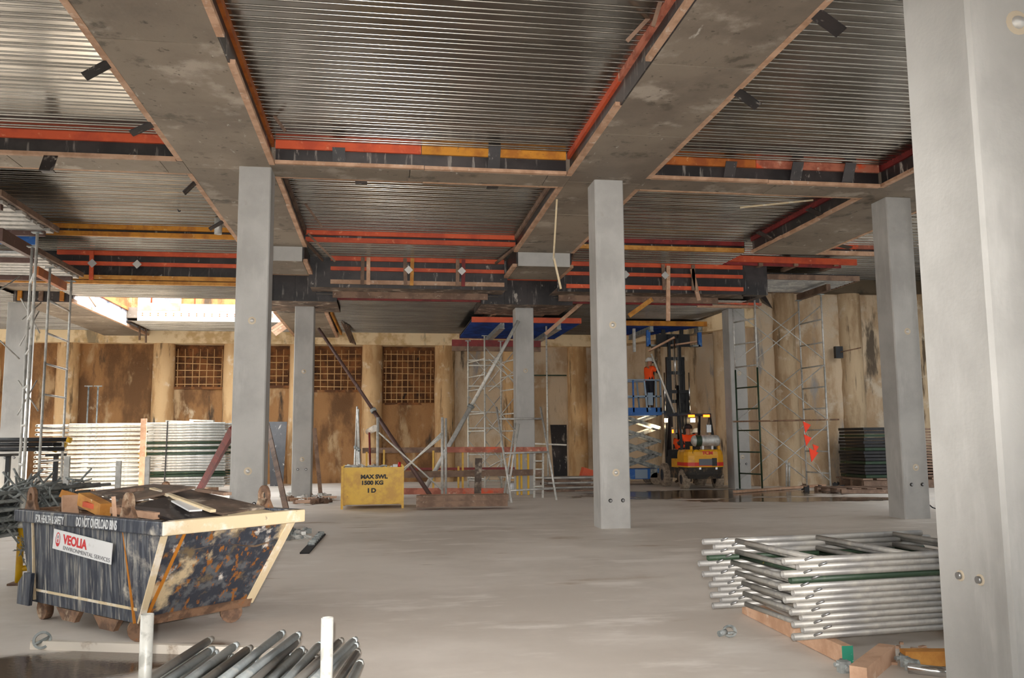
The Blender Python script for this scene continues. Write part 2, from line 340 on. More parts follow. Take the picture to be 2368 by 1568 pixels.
for i in range(len(PX)-1):
    a, b = PX[i], PX[i+1]
    if i in mesh_bays:
        z0, z1 = mesh_bays[i]
        rough_panel(wb, 'shotcrete_panel', 'shotcrete', (a, YWL+.32), (b, YWL+.32), 0, z0, (0, -1, 0), .09, seed=i)
        rough_panel(wb, 'recess_panel', 'rust_recess', (a, YWL+.58), (b, YWL+.58), z0-.1, 4.9, (0, -1, 0), .12, seed=i+9)
        mb = MB(); mb.rng(a+.2, b-.2, YWL+.3, YWL+.62, z0-.06, z0+.02); mb.build('recess_ledge', 'rust_recess', wb)
        if True:
            x = a+.46
            while x < b-.4:
                MB().tube((x+rnd(-.02, .02), YWL+.28, z0+.02), (x+rnd(-.02, .02), YWL+.28, z1), .015, 5).build('mesh_bar', 'rebar', wb); x += .2 if i == 5 else .24
            z = z0+.12
            while z < z1-.05:
                MB().tube((a+.4, YWL+.26, z+rnd(-.02, .02)), (b-.4, YWL+.26, z+rnd(-.02, .02)), .015, 5).build('mesh_bar', 'rebar', wb); z += .23
    else:
        rough_panel(wb, 'shotcrete_panel', 'shotcrete' if i not in (6, 7, 8) else 'shotcrete_pale', (a, YWL+.32), (b, YWL+.32), 0, 4.9, (0, -1, 0), .1, seed=i)
m = MB(); m.rng(-15, 8.6, YWL-.08, YWL+.75, 4.78, 5.75); m.build('capping_beam', 'cap_tan', wb)
# the angled middle stretch and the stretch nearer the camera
wa = root('wall_angled', 'stained grey brown shotcrete wall running behind the forklift', 'wall', (9, 27, 0), kind='structure')
d = Vector((BX-8.6, BY-YWL, 0)); dn = Vector((d.y, -d.x, 0)).normalized()
pa = Vector((8.6, YWL+.32, 0)); pb = Vector((BX, BY+.32, 0))
rough_panel(wa, 'shotcrete_panel', 'shotcrete_pale', pa, pb, 0, 5.4, dn, .1, 30, 20, 44)
mb = MB(); mb.add([pa+dn*-.3+V3((0, 0, z)) for z in (0, 7)]+[pb+dn*-.3+V3((0, 0, z)) for z in (0, 7)], [(0, 2, 3, 1)]); mb.build('backing', 'shotcrete_pale', wa)
for i, t in enumerate((.30, .56, .80)):
    c = pa.lerp(pb, t); pile(wa, c.x, c.y, 5.3, .32, 'pile_pale', 50+i)
mb = MB(); mb.bar(pa+V3((0, 0, 5.25))+dn*.1, pb+V3((0, 0, 5.25))+dn*.1, .8, .9); mb.build('capping_beam', 'cap_tan', wa)
wr = root('wall_right_back', 'pale shotcrete wall stretch beyond the tall scaffold tower', 'wall', (14, BY, 0), kind='structure')
rough_panel(wr, 'shotcrete_panel', 'shotcrete_pale', (BX, BY+.3), (18, BY+.3), 0, 5.9, (0, -1, 0), .07, 34, 24, 71)
m = MB(); m.rng(BX-.2, 18, BY+.6, BY+.9, 0, 7); m.build('backing', 'shotcrete_pale', wr)
for i, x in enumerate((12.15, 14.35, 16.6)): pile(wr, x, BY+.34, 5.9, .36, 'pile_pale', 80+i)
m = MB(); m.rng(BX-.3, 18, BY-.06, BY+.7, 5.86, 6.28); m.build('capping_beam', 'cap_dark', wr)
m = MB(); p = aY(1938, 815, BY); m.box((p.x, BY-.02, p.z), (.24, .12, .36)); m.build('anchor_plate', 'steel_dark', wr)
MB().tube((p.x+.02, BY-.05, p.z), (p.x+.5, BY-.45, p.z+.1), .02, 6).build('anchor_rod', 'rust', wr)
for nm, r_, lb_ in (('wall_right', (17, 17.4, -6.4, 25, 0, 13), 'plain shotcrete side wall at the forklift end, raised out of view to block the sun'), ('wall_left', (-15.4, -15, -6.4, 31.3, 0, 6.6), 'plain shotcrete side wall at the skip end of the basement'), ('wall_front', (-15, 17, -6.4, -6, 0, 6.6), 'plain shotcrete wall added unseen behind the photographer to shade the near column')):  # wall_front added to shade the near column; wall_right heightened to block sun
    m = MB(); m.rng(*r_); m.build(nm, 'wall_grey', label=lb_, cat='wall', kind='structure')

ce = root('ceiling', 'galvanised ribbed steel deck ceiling laid between concrete beams', 'ceiling', (0, 10, 6.2), kind='structure')
SX0, SX1 = -12.5, 13.2      # slab cut short by both side walls: unseen gaps added to let daylight in
m = MB(); m.rng(SX0, SX1, YS, Y2, DK+.1, DK+.5); m.build('slab', 'soffit', ce)
m = MB(); m.rng(9.95, 17.2, 20.5, BY+1, DK+.16, DK+.5); m.build('slab', 'soffit', ce)
OX0, OX1, OY0, OY1 = -7.9, -3.1, 23.3, 27.8      # the opening to the sky
for x0, x1, y0, y1 in ((-13.2, OX0-.02, Y2, 31.2), (OX1, 9.95, 22.42, 31.2), (OX0-.02, OX1, Y2, OY0), (OX0-.02, OX1, OY1, 31.2)):
    m = MB(); m.rng(x0, x1, y0, y1, D3+.09, D3+.42); m.build('slab', 'soffit', ce)
m = MB(); m.rng(OX1, 9.95, Y2+.03, 22.7, 5.80, DK+.5); m.build('slab', 'soffit', ce)  # unseen infill between the slab levels, added to stop sky light leaking
m = MB(); m.rng(9.46, 10.07, Y2+.02, Y2+.3, D3, DK+.5); m.build('ply_closure', 'ply_black', ce)  # black closure added to shut sky light out of the slab gap
m = MB(); m.rng(9.90, 10.07, Y2+.3, 28.3, D3, DK+.5); m.build('ply_closure', 'ply_black', ce)  # long side closure added where sky light leaked in beside the low slab
def deck(parent, x0, x1, y0, y1, z, mt='deck_galv', per=.26, name='deck_sheet', n_per=3, bead=.012):
    y = y0
    while y < y1-.02:
        ye = min(y+per*n_per, y1); mb = MB(); yy = y; pan = y; e_ = .013
        while yy < ye-.001:
            for off in (.0, .40):
                c = yy+per*off+.015
                if c+e_ > ye: continue
                if c-e_-pan > .001: mb.add([(x0, pan, z), (x1, pan, z), (x1, c-e_, z), (x0, c-e_, z)], [(0, 1, 2, 3)])
                pr = [(c-e_*cos(t*pi/6), z-bead*sin(t*pi/6)) for t in range(7)]
                mb.add([(x0, *q) for q in pr]+[(x1, *q) for q in pr], [(k, k+1, k+8, k+7) for k in range(6)], True); pan = c+e_
            yy += per
        if ye-pan > .001: mb.add([(x0, pan, z), (x1, pan, z), (x1, ye, z), (x0, ye, z)], [(0, 1, 2, 3)])
        mb.build(name, mt, parent); y = ye
XB = [(SX0, BL[0]), (BL[1], BR[0]), (BR[1], B3[0]), (B3[1], SX1)]
for i, (x0, x1) in enumerate(XB):
    deck(ce, x0, x1, YS, YA0, DK); deck(ce, x0, x1, YA1, Y1, DK)
    if i < 3: deck(ce, x0, x1, Y1, Y2, D2)
    else: deck(ce, x0, 17, Y1, BY+.2, DK+.06)
deck(ce, B3[0], B3[1], 19.1, Y2, DK)
deck(ce, BL[1]+.1, BR[0]-.1, Y2+1.0, YWL+.3, D3); deck(ce, BR[1]+.1, 9.9, Y2+1.0, YWL+.3, D3)
deck(ce, OX0, OX1, Y2, OY0, D3); deck(ce, OX0, OX1, OY1, YWL+.3, D3); deck(ce, -13.2, B0[0], Y2, YWL+.3, D3)

# ------------------------------------------------------------------ beams and their formwork
def soffit(parent, x0, x1, y0, y1, z, step=2.4, ax='y', top=.4, mt='soffit'):
    a, e = (y0, y1) if ax == 'y' else (x0, x1)
    while a < e-.01:
        b = min(a+step*rnd(.85, 1.0), e); dz = rnd(-.004, .004); mb = MB()
        if ax == 'y': mb.rng(x0, x1, a+.006, b-.006, z+dz, z+top)
        else: mb.rng(a+.006, b-.006, y0, y1, z+dz, z+top)
        mb.build('soffit_panel', mt, parent); a = b
def edge(parent, p, q, n, zb, zt, rail='paint_orange', timber='timber', tabs=(), tw=.085, th=.055, rh=.10, gap=None, split=2, rails=None):
    p = Vector((p[0], p[1], 0)); q = Vector((q[0], q[1], 0)); n = Vector((n[0], n[1], 0)); Lh = (q-p).length; a = (q-p).normalized()
    for i in range(split):
        s0, s1 = i/split, (i+1)/split; o = rnd(-.006, .006)
        if gap and i == gap[0]: s0 = s0+(s1-s0)*gap[1]
        MB().bar(p.lerp(q, s0)+n*(tw/2+o)+V3((0, 0, zb+th/2+o)), p.lerp(q, s1)-a*.01+n*(tw/2+o)+V3((0, 0, zb+th/2+o)), tw, th).build('edge_timber', timber, parent)
    k = max(1, int(Lh/2.4))
    for i in range(k):
        o = rnd(0, .006)
        MB().bar(p.lerp(q, i/k)+n*(.012+o)+V3((0, 0, (zb+zt)/2)), p.lerp(q, (i+1)/k)-a*.004+n*(.012+o)+V3((0, 0, (zb+zt)/2)), .018, zt-zb-.01).build('ply_face', 'ply_black', parent)
    for s0, s1, mt in (rails or [(0, 1, rail)]):
        MB().bar(p.lerp(q, s0)+n*.045+V3((0, 0, zt-rh/2)), p.lerp(q, s1)-a*.01+n*.045+V3((0, 0, zt-rh/2)), .05, rh).build('top_rail', mt, parent)
    for s, lean, ln in tabs:        # black ply off-cuts nailed across the edge
        c = p.lerp(q, s)+V3((0, 0, zb+.03))+n*.09
        e = c+n*ln*cos(lean)+V3((0, 0, ln*sin(lean)))
        MB().bar(c-n*.06, e, .20, .016, up=a.cross(n)).build('ply_tab', 'ply_black', parent)
def beamroot(label, x, y, z): return root('beam_formwork', label, 'beam', (x, y, z), kind='structure')
bl = beamroot('wide stained beam soffit with timber edges over the column behind the skip', sum(BL)/2, 8, HA)
soffit(bl, *BL, YS, Y1, HA)
edge(bl, (BL[1], YS), (BL[1], YA0), (1, 0), HA, DK, rail='paint_rust', split=4, gap=(3, .15))
edge(bl, (BL[0], YS), (BL[0], YA0), (-1, 0), HA, DK, rail='timber_grey', split=4, tabs=((.66, -.8, .3), (.80, -.7, .3), (.91, -.6, .3)))
edge(bl, (BL[1], YA1), (BL[1], Y1), (1, 0), HA, DK, rail='timber_grey', split=3)
edge(bl, (BL[0], YA1), (BL[0], Y1), (-1, 0), HA, DK, rail='timber_grey', split=3, tabs=((.1, -1.0, .26), (.6, -.7, .3)))
br = beamroot('wide grey brown beam soffit over the free-standing middle column', sum(BR)/2, 8, HA)
soffit(br, *BR, YS, Y1, HA)
edge(br, (BR[0], YS), (BR[0], YA0), (-1, 0), HA, DK, rails=[(0, .52, 'paint_orange'), (.52, .82, 'paint_salmon'), (.82, 1, 'paint_orange')], split=4, gap=(3, .3))
edge(br, (BR[1], YS), (BR[1], YA0), (1, 0), HA, DK, rail='timber_grey', split=4, tabs=((.675, -.7, .32), (.79, -.7, .32)))
edge(br, (BR[0], YA1), (BR[0], Y1), (-1, 0), HA, DK, rail='timber_grey', split=3)
edge(br, (BR[1], YA1), (BR[1], Y1), (1, 0), HA, DK, rail='timber_grey', split=3)
b3 = beamroot('wide beam soffit passing over the column next to the blue jack stand', sum(B3)/2, 10, HA)
soffit(b3, *B3, YS, 19.1, HA)
edge(b3, (B3[0], YS), (B3[0], YA0), (-1, 0), HA, DK, rail='paint_red', split=4)
edge(b3, (B3[0], YA1), (B3[0], 19.1), (-1, 0), HA, DK, rail='paint_red', split=3, tabs=((.3, .5, .3), (.75, .5, .4)))
edge(b3, (B3[1], YA1), (B3[1], 19.1), (1, 0), HA, DK, rail='timber_grey', split=3, tabs=((.8, -.2, .3),))
lab = ['cross beam with black ply side and orange rail reaching the skip-side bay', 'cross beam with orange and yellow rails spanning between the two middle columns', 'cross beam with rust-coloured rail spanning towards the blue jack stand', 'cross beam beyond the column by the blue jack stand']
for i, (x0, x1) in enumerate(XB):
    cb = beamroot(lab[i], (x0+x1)/2, YA0, HA)
    soffit(cb, x0, x1, YA0, YA1, HA, ax='x')
    rl = [[(0, 1, 'paint_orange')], [(0, .49, 'paint_orange'), (.49, 1, 'paint_yellowbeam')], [(0, .45, 'paint_rust'), (.45, 1, 'paint_salmon')], [(0, 1, 'paint_salmon')]][i]
    tb = [((.80, -1.2, .34), (.64, -1.2, .34)), ((.21, 1.3, .26), (.74, 1.2, .42)), ((.33, 1.2, .3), (.62, 1.25, .34), (.85, 1.2, .36)), ()][i]
    edge(cb, (x0+.09, YA0), (x1-.09, YA0), (0, -1), HA, DK, rails=rl, split=2, rh=.13, tabs=tb)
    edge(cb, (x0+.09, YA1), (x1-.09, YA1), (0, 1), HA, DK, rail='timber_grey', split=2, tabs=((.28, -.05, .22), (.76, -.05, .22)) if i < 2 else ())
# first step down, facing the camera
labs = ['shallow step in the deck with two yellow rails above the sky opening', 'shallow step in the deck with two orange rails in the middle bay', 'shallow step in the deck with red and timber rails above the forklift', 'pair of pale timber rails across the deck by the far wall']
cols = ['paint_yellowbeam', 'paint_orange', 'paint_red', 'paint_salmon']; cols2 = ['paint_yellowbeam', 'paint_orange', 'timber_yellow', 'timber']
for i, (x0, x1) in enumerate(XB):
    st = root('step_formwork', labs[i], 'formwork', ((x0+x1)/2, Y1, D2), kind='structure')
    k = 3 if i else 5
    for j in range(k):
        a, b = x0+(x1-x0)*j/k, x0+(x1-x0)*(j+1)/k-.006
        m = MB(); m.rng(a, b, Y1, Y1+.02, D2+.02, DK+.02); m.build('ply_face', 'ply_black', st)
    m = MB(); m.rng(x0, x1, Y1+.022, Y1+.05, D2+.02, DK+.1); m.build('backing', 'ply_black', st)  # hidden strip added to block sky light between the ply faces
    m = MB(); m.rng(x0+.05, x1-.05, Y1-.07, Y1-.002, DK-.11, DK-.005); m.build('top_rail', cols[i], st)
    m = MB(); m.rng(x0+.05, x1-.05, Y1-.08, Y1-.002, D2-.01, D2+.09); m.build('bottom_rail', cols2[i], st)
# beams step down too, then the row B drop boxes
for (x0, x1), nm in ((BL, 'grey dropped end of the beam in front of the small black-boxed column head'), (BR, 'grey dropped end of the beam above the blue scaffold table')):
    dp = root('dropped_beam', nm, 'beam', ((x0+x1)/2, Y1, S2), kind='structure')
    m = MB(); m.rng(x0+.02, x1-.02, Y1-.02, Y1+.02, S2, HA); m.build('end_face', 'concrete_column', dp)
    soffit(dp, x0+.02, x1-.02, Y1-.02, Y2+.05, S2, top=.3)
    for s in (-1, 1):
        x = x0 if s < 0 else x1
        m = MB(); m.rng(x-.02 if s < 0 else x-.02, x+.02, Y1, Y2+.05, S2+.07, D2+.02); m.build('ply_face', 'ply_black', dp)
        MB().bar((x+s*.04, Y1+.1, S2+.04), (x+s*.04, Y2+.05, S2+.04), .1, .07).build('edge_timber', 'timber', dp)
        MB().bar((x+s*.05, Y1-.3, D2-.05), (x+s*.35, Y2+.2, D2-.1), .04, .06).build('brace', 'timber_grey', dp)
def boxhead(x0, x1, yf, label, rail=True):
    bx = root('drop_formwork', label, 'formwork', ((x0+x1)/2, yf, LB), kind='structure')
    n = 4
    for i in range(n):
        a, b = x0+(x1-x0)*i/n, x0+(x1-x0)*(i+1)/n-.005
        m = MB(); m.rng(a, b, yf, yf+.02, LB+rnd(-.006, .006), LB+.72); m.build('front_panel', 'ply_black', bx)
    m = MB(); m.rng(x0, x1, yf+.022, yf+.05, LB+.02, LB+.72); m.build('backing', 'ply_black', bx)  # added behind the front panels so no sky light shows through the joints
    for x in (x0+.01, x1-.01):
        m = MB(); m.rng(x-.01, x+.01, yf+.05, yf+1.9, LB, LB+.72); m.build('side_panel', 'ply_black', bx)
    soffit(bx, x0, x1, yf+.02, yf+1.9, LB, top=.1, mt='ply_brown')
    if rail:
        m = MB(); m.rng(x0+.02, x1+.1, yf-.1, yf-.004, LB+.64, LB+.75); m.build('top_rail', 'paint_orange', bx)
    else:
        m = MB(); m.rng(x0-.1, x1-.25, yf-.06, yf-.004, LB+.75, LB+.93); m.build('top_board', 'timber_grey', bx)
        m = MB(); m.rng(x0-.1, x1+.4, yf-.06, yf-.004, LB+.66, LB+.75); m.build('top_rail', 'timber', bx)
    return bx
boxhead(-3.3, -1.2, 22.3, 'black ply box form around the column head seen past the skip', False)
boxhead(2.55, 5.02, 22.3, 'black ply box form with orange rail above the blue table')
# low beams running on to the back wall
def lowbeam(x0, x1, y0, y1, label, lit=False):
    lb = root('low_beam', label, 'beam', ((x0+x1)/2, (y0+y1)/2, LB), kind='structure')
    soffit(lb, x0, x1, y0, y1, LB, top=.3)
    return lb
l1 = lowbeam(-2.95, -1.65, 24.4, YWL-.05, 'low beam soffit meeting the pile wall behind the narrow column')
for x, s in ((-2.95, -1), (-1.65, 1)):
    MB().bar((x+s*.05, 24.4, LB+.03), (x+s*.05, YWL-.1, LB+.03), .1, .07).build('edge_timber', 'timber', l1)
    m = MB(); m.rng(x-.012, x+.012, 24.4, YWL-.1, LB+.06, D3+.05); m.build('ply_face', 'ply_black', l1)
MB().bar((-1.5, 25, D3-.06), (-1.45, YWL-.2, D3-.06), .06, .1).build('top_rail', 'paint_yellowbeam', l1)
for i in range(4):
    MB().bar((-1.3+.06*i, 27+i*.3, D3-.08), (-1.1+.05*i, 29.3+i*.2, D3-.45), .03, .05).build('loose_stick', 'timber_grey', l1)
    MB().bar((-3.05, 26.6+i*.45, LB+.05), (-3.4, 26.5+i*.45, LB-.22), .05, .07).build('edge_block', 'timber', l1)
l2 = lowbeam(3.2, 4.5, 24.2, YWL-.05, 'low beam soffit hidden partly by the blue scaffold table')
for x, s in ((3.2, -1), (4.5, 1)): MB().bar((x+s*.05, 24.2, LB+.03), (x+s*.05, YWL-.1, LB+.03), .1, .07).build('edge_timber', 'timber', l2)
l0 = root('low_beam', 'low beam beside the sky opening with sunlit side', 'beam', (sum(B0)/2, 27, LB), kind='structure')
soffit(l0, *B0, Y2+1.9, YWL-.05, LB, top=.3)
m = MB(); m.rng(B0[1], B0[1]+.02, 23.2, YWL-.05, LB+.08, LB+.52); m.build('ply_face', 'hoarding', l0)
MB().bar((B0[1]+.04, 23.0, LB+.04), (B0[1]+.04, YWL-.1, LB+.04), .09, .08).build('edge_timber', 'timber', l0)
MB().bar((B0[1]+.03, 23.0, LB+.55), (B0[1]+.03, YWL-.1, LB+.55), .08, .09).build('top_rail', 'paint_rust', l0)
m = MB(); m.rng(B0[0]-.02, B0[1]+.05, Y2+1.86, Y2+1.9, LB, LB+.62); m.build('end_face', 'ply_black', l0)
for k in range(3): MB().bar((B0[0]+.15+k*.5, Y2+1.82, LB+.02), (B0[0]+.15+k*.5, Y2+1.82, LB+.55), .1, .05, up=(0, 1, 0)).build('soldier', 'paint_yellowbeam' if k != 1 else 'timber_grey', l0)
MB().bar((B0[0]-.4, Y2+1.8, LB+.42), (B0[1]+.1, Y2+1.8, LB+.42), .05, .09).build('waler', 'paint_yellowbeam', l0)
for y in (29.0, 29.75): MB().bar((B0[1]+.08, y, LB+.55), (B0[1]+.1, y+.05, LB-.28), .05, .07, up=(0, 1, 0)).build('hanger', 'timber_grey', l0)
MB().bar((B0[1]+.06, 23.7, LB+.5), (B0[1]+.16, 24.5, LB+.12), .03, .05).build('strut', 'timber_grey', l0)
# second, deep step facing the camera
labs = ['tall black ply step with orange rails above the sky opening', 'tall black ply step with orange rails and timber soldiers in the middle bay', 'tall black ply step with orange rails and leaning timbers above the forklift']
sold = [[(212, 'paint_orange')], [(838, 'timber_grey'), (852, 'timber'), (938, 'timber_grey'), (952, 'timber_yellow'), (1058, 'timber_grey'), (1071, 'paint_red')], [(1535, 'timber_grey'), (1602, 'timber_grey')]]
XS = [(-7.6, -3.25), (-1.3, 3.0), (4.6, 9.35)]
for i, (x0, x1) in enumerate(XS):
    st = root('step_formwork', labs[i], 'formwork', ((x0+x1)/2, Y2, 5.25), kind='structure')
    xa, xb = (-9.3, BL[0]) if i == 0 else ((BL[1], BR[0]) if i == 1 else (BR[1], 9.45))
    k = 6
    for j in range(k):
        a, b = xa+(xb-xa)*j/k, xa+(xb-xa)*(j+1)/k-.006
        m = MB(); m.rng(a, b, Y2, Y2+.02, D3, D2+.03); m.build('ply_face', 'ply_black', st)
    rr = [('paint_orange', D2-.05, .1), ('paint_orange', 5.66, .09), (['timber_yellow', 'timber', 'paint_orange'][i], 5.33, .1)]
    for mt, z, h in rr:
        m = MB(); m.rng(x0, x1, Y2-.07, Y2-.002, z-h/2, z+h/2); m.build('waler', mt, st)
    for u, mt in sold[i]:
        x = aY(u, 620, Y2-.11).x
        MB().bar((x, Y2-.1, 5.26), (x+rnd(-.02, .02), Y2-.1, 5.94), .09, .05, up=(0, 1, 0)).build('soldier', mt, st)
    for u in ((212, 316), (945, 1068), (1447, 1538))[i]:
        x = aY(u, 630, Y2-.15).x; R = Matrix.Rotation(.8, 3, 'Y')
        MB().box((x, Y2-.15, 5.64), (.15, .012, .15), R).build('washer_plate', 'plate', st)
    m = MB(); m.rng(xa, xb, Y2+.02, Y2+1.05, D3+.06, D3+.09); m.build('ledge', 'ply_brown', st)
    m = MB(); m.rng(xa, xb, Y2+.022, Y2+.05, D3, D2+.03); m.build('backing', 'ply_black', st)  # unseen light stop added behind the tall ply step
    if i:
        m = MB(); m.rng(x0, x1-.3, Y2+.93, Y2+1.0, D3-.1, D3+.08); m.build('lower_board', 'timber_grey', st)
        m = MB(); m.rng(x0, x1-.3, Y2+1.35, Y2+1.43, D3-.09, D3-.0); m.build('lower_rail', 'paint_red', st)
    else:
        m = MB(); m.rng(xa, x1, Y2-.05, Y2+.03, D3-.02, D3+.06); m.build('lower_board', 'timber_yellow', st)
# props and planks hanging off the step above the forklift
for j, (a, b, mt, lb_) in enumerate((((1545, 615), (1545, 742), 'timber', 'upright pale timber stud nailed to the step above the forklift mast'), ((1600, 622), (1616, 695), 'timber', 'short crooked timber stud hanging from the step near the tower'))):
    MB().bar(aY(*a, 21.1), aY(*b, 21.1), .1, .05, up=(0, 1, 0)).build('timber_stud', mt, label=lb_, cat='timber')
# sky opening: edge beam with dotted white channel, kerb board, handrail and hoarding above
eo = root('opening_edge', 'white channel with a row of holes under a timber kerb at the sky opening', 'edge beam', (-5.5, OY1, D3), kind='structure')
m = MB(); m.rng(-7.55, OX1, OY1-.04, OY1, D3-.0, D3+.32); m.build('channel', 'channel_white', eo)
for k in range(19):
    for z in (D3+.17, D3+.23): MB().disc((-7.4+k*.23, OY1-.045, z), (0, 1, 0), .022, .012, 8).build('hole', 'paint_rust', eo)
m = MB(); m.rng(-7.55, -6.3, OY1-.06, OY1+.02, D3+.32, D3+.56); m.build('kerb_board', 'timber', eo)
m = MB(); m.rng(-6.29, OX1, OY1-.06, OY1+.02, D3+.32, D3+.54); m.build('kerb_board', 'skip_cream', eo)
gr = root('guard_rail', 'orange posted guard rail standing on the slab above the sky opening', 'guard rail', (-5.5, OY1+.15, D3+.42))
for x in (-7.2, -5.9, -4.6, -3.6): MB().tube((x, OY1+.15, D3+.42), (x, OY1+.15, D3+1.5), .03, 6).build('post', 'paint_orange', gr)
for z in (.95, 1.45): MB().tube((-8, OY1+.15, D3+z), (-3, OY1+.15, D3+z), .025, 6).build('rail', 'paint_orange', gr)
m = MB(); m.rng(-7.7, -6.4, OY1+.5, OY1+.54, D3+.42, D3+1.8); m.build('hoarding_panel', 'hoarding', label='grey site hoarding panel standing above the sky opening', cat='panel')

# ------------------------------------------------------------------ columns
def column(x, y, z1, label, wd=.5, discs=(), bolts=None, face='front', extra=0, n=1):
    c = root('concrete_column', label, 'column', (x+wd/2, y+wd/2, 0), kind='structure')
    mb = MB(); ch = .018; p = [(ch, 0), (wd-ch, 0), (wd, ch), (wd, wd-ch), (wd-ch, wd), (ch, wd), (0, wd-ch), (0, ch)]
    mb.prism([(x+a, y+b) for a, b in p], 0, z1, Matrix()); mb.build('shaft', 'concrete_column', c)
    for z in discs:
        M_ = frame((x+wd*.53, y, z), (1, 0, 0), (0, -1, 0))
        MB().rev([(0, .004), (.055, .004), (.062, .0)], M_, 16).build('grout_ring', 'grout', c)
        MB().rev([(0, .022), (.026, .018), (.034, .004)], M_, 12).build('insert_cap', 'plate', c)
    if bolts:
        for dx in (-.09, .12):
            b = (x+wd*.5+dx, y, bolts) if face == 'front' else (x, y+wd*.5+dx, bolts)
            ax = (0, -1, 0) if face == 'front' else (-1, 0, 0)
            MB().disc(b, ax, .032, .016, 12).build('socket', 'hole', c)
            MB().disc(Vector(b)+Vector(ax)*.014, ax, .02, .03, 10).build('bolt', 'bolt', c)
    return c
W_ = .502
column(-2.31, 13.81, HA, 'pale square concrete column rising behind the skip', discs=(3.34, 1.0), bolts=.5)
column(3.52, 13.81, HA, 'free-standing pale concrete column in front of the forklift', discs=(3.34, .9), bolts=.45)
column(9.12, 14.2, HA, 'pale concrete column beside the small blue jack stand', discs=(3.34, .9), bolts=.6)
cn = column(2.743, 3.527, HA, 'big smooth concrete column next to the stacked scaffold frames', discs=(3.43,))
for u, v in ((2222, 1331), (2268, 1341)):
    q = aX(u, v, 2.743); MB().disc(q, (1, 0, 0), .026, .012, 14).build('socket', 'grout', cn); MB().disc(q-V3((.01, 0, 0)), (1, 0, 0), .017, .02, 10).build('bolt', 'bolt', cn)
column(-2.34, 23.2, LB, 'concrete column under the black ply box by the yellow crate', discs=(3.28, .98), bolts=.72)
column(3.55, 22.9, LB, 'concrete column passing up through the blue scaffold table', discs=(3.3, .9))
column(9.95, 23.6, D3, 'concrete column standing inside the tall green scaffold tower', discs=(3.3, .9), bolts=.7)
column(-9.45, 23.2, LB, 'concrete column with a sunlit side behind the silver scaffold tower', bolts=1.1)
# ------------------------------------------------------------------ skip bin
SN = Vector((-1.518, 6.464, 0)); SA = 2.364
UL = Vector((cos(SA), sin(SA), 0)); UW = Vector((UL.y, -UL.x, 0))
SL, SW, SH, SB, A0, A1, C0, C1 = 2.127, 1.204, .90, .15, .365, .146, .046, .186
def S(a, b, z): return SN+UL*a+UW*b+V3((0, 0, z))
sk = root('skip_bin', 'battered dark blue skip bin heaped with timber and ply offcuts', 'skip', SN+UL*(SL/2)+UW*(SW/2))
T = {(0, 0): (0, 0), (1, 0): (SL, 0), (1, 1): (SL, SW), (0, 1): (0, SW)}
B = {(0, 0): (A0, C0), (1, 0): (SL-A1, C0), (1, 1): (SL-A1, SW-C1), (0, 1): (A0, SW-C1)}
def hull(k1, k2, inset, name, mt):
    t1, t2, b1, b2 = S(*T[k1], SH-.02), S(*T[k2], SH-.02), S(*B[k1], SB), S(*B[k2], SB)
    n = (t2-t1).cross(b1-t1).normalized(); c = S(SL/2, SW/2, SB)
    if (c-t1).dot(n) < 0: n = -n
    mb = MB(); o = [t1, t2, b2, b1]; i_ = [p+n*.008 for p in o]
    mb.add(o+i_, [(0, 1, 2, 3), (7, 6, 5, 4), (0, 4, 5, 1), (2, 6, 7, 3), (1, 5, 6, 2), (3, 7, 4, 0)]); return mb.build(name, mt, sk)
hull((1, 0), (0, 0), 0, 'side_panel', 'skip_paint'); hull((0, 1), (1, 1), 0, 'side_panel', 'skip_paint')
hull((0, 0), (0, 1), 0, 'end_panel', 'skip_end'); hull((1, 1), (1, 0), 0, 'end_panel', 'skip_paint')
mb = MB(); mb.add([S(*B[k], SB+d) for d in (0, .02) for k in ((0, 0), (1, 0), (1, 1), (0, 1))], [(0, 1, 2, 3), (7, 6, 5, 4)]+[(i, (i+1) % 4, (i+1) % 4+4, i+4) for i in range(4)]); mb.build('base_plate', 'rust', sk)
for (k1, k2, mt) in (((1, 0), (0, 0), 'skip_paint'), ((0, 0), (0, 1), 'skip_cream'), ((0, 1), (1, 1), 'skip_paint'), ((1, 1), (1, 0), 'rust')):
    p, q = S(*T[k1], SH-.05), S(*T[k2], SH-.05); e = (q-p).normalized()*.035
    MB().bar(p-e, q+e, .085, .10).build('rim', mt, sk, bevel=.01)
# angle strips on the sloping end and corners
def face_end(a, b, t, off=.008):     # point on the sloping end: b across (0..1), t down (0..1)
    p = S(0, SW*b, SH).lerp(S(A0, C0+(SW-C1-C0)*b, SB), t); return p+V3((UL.x*-off, UL.y*-off, -off*.4))
nrm_end = (S(0, SW, SH)-S(0, 0, SH)).cross(S(A0, C0, SB)-S(0, 0, SH)).normalized()
for b0, b1, mt, wd in ((.985, .985, 'skip_cream', .075), (.02, .02, 'skip_cream', .05), (.16, .05, 'weld_rust', .022)):
    MB().bar(face_end(0, b0, .1), face_end(0, b1, .99), wd, .012, up=nrm_end).build('edge_strip', mt, sk)
MB().bar(face_end(0, 0, .985), face_end(0, 1, .985), .07, .014, up=nrm_end).build('edge_strip', 'rust', sk)
MB().bar(S(SL-.22, .005, SH-.1), S(SL-A1-.1, C0-.01, SB+.02), .012, .03, up=-UW).build('edge_strip', 'skip_cream', sk)
MB().bar(S(A0+.18, .02, SH-.1), S(A0+.02, C0-.004, SB), .01, .03, up=-UW).build('weld_seam', 'weld_rust', sk)
MB().bar(S(SL-A1, C0-.006, SB+.1), S(A0, C0-.006, SB+.1), .012, .02, up=(0, 0, 1)).build('edge_strip', 'skip_cream', sk)
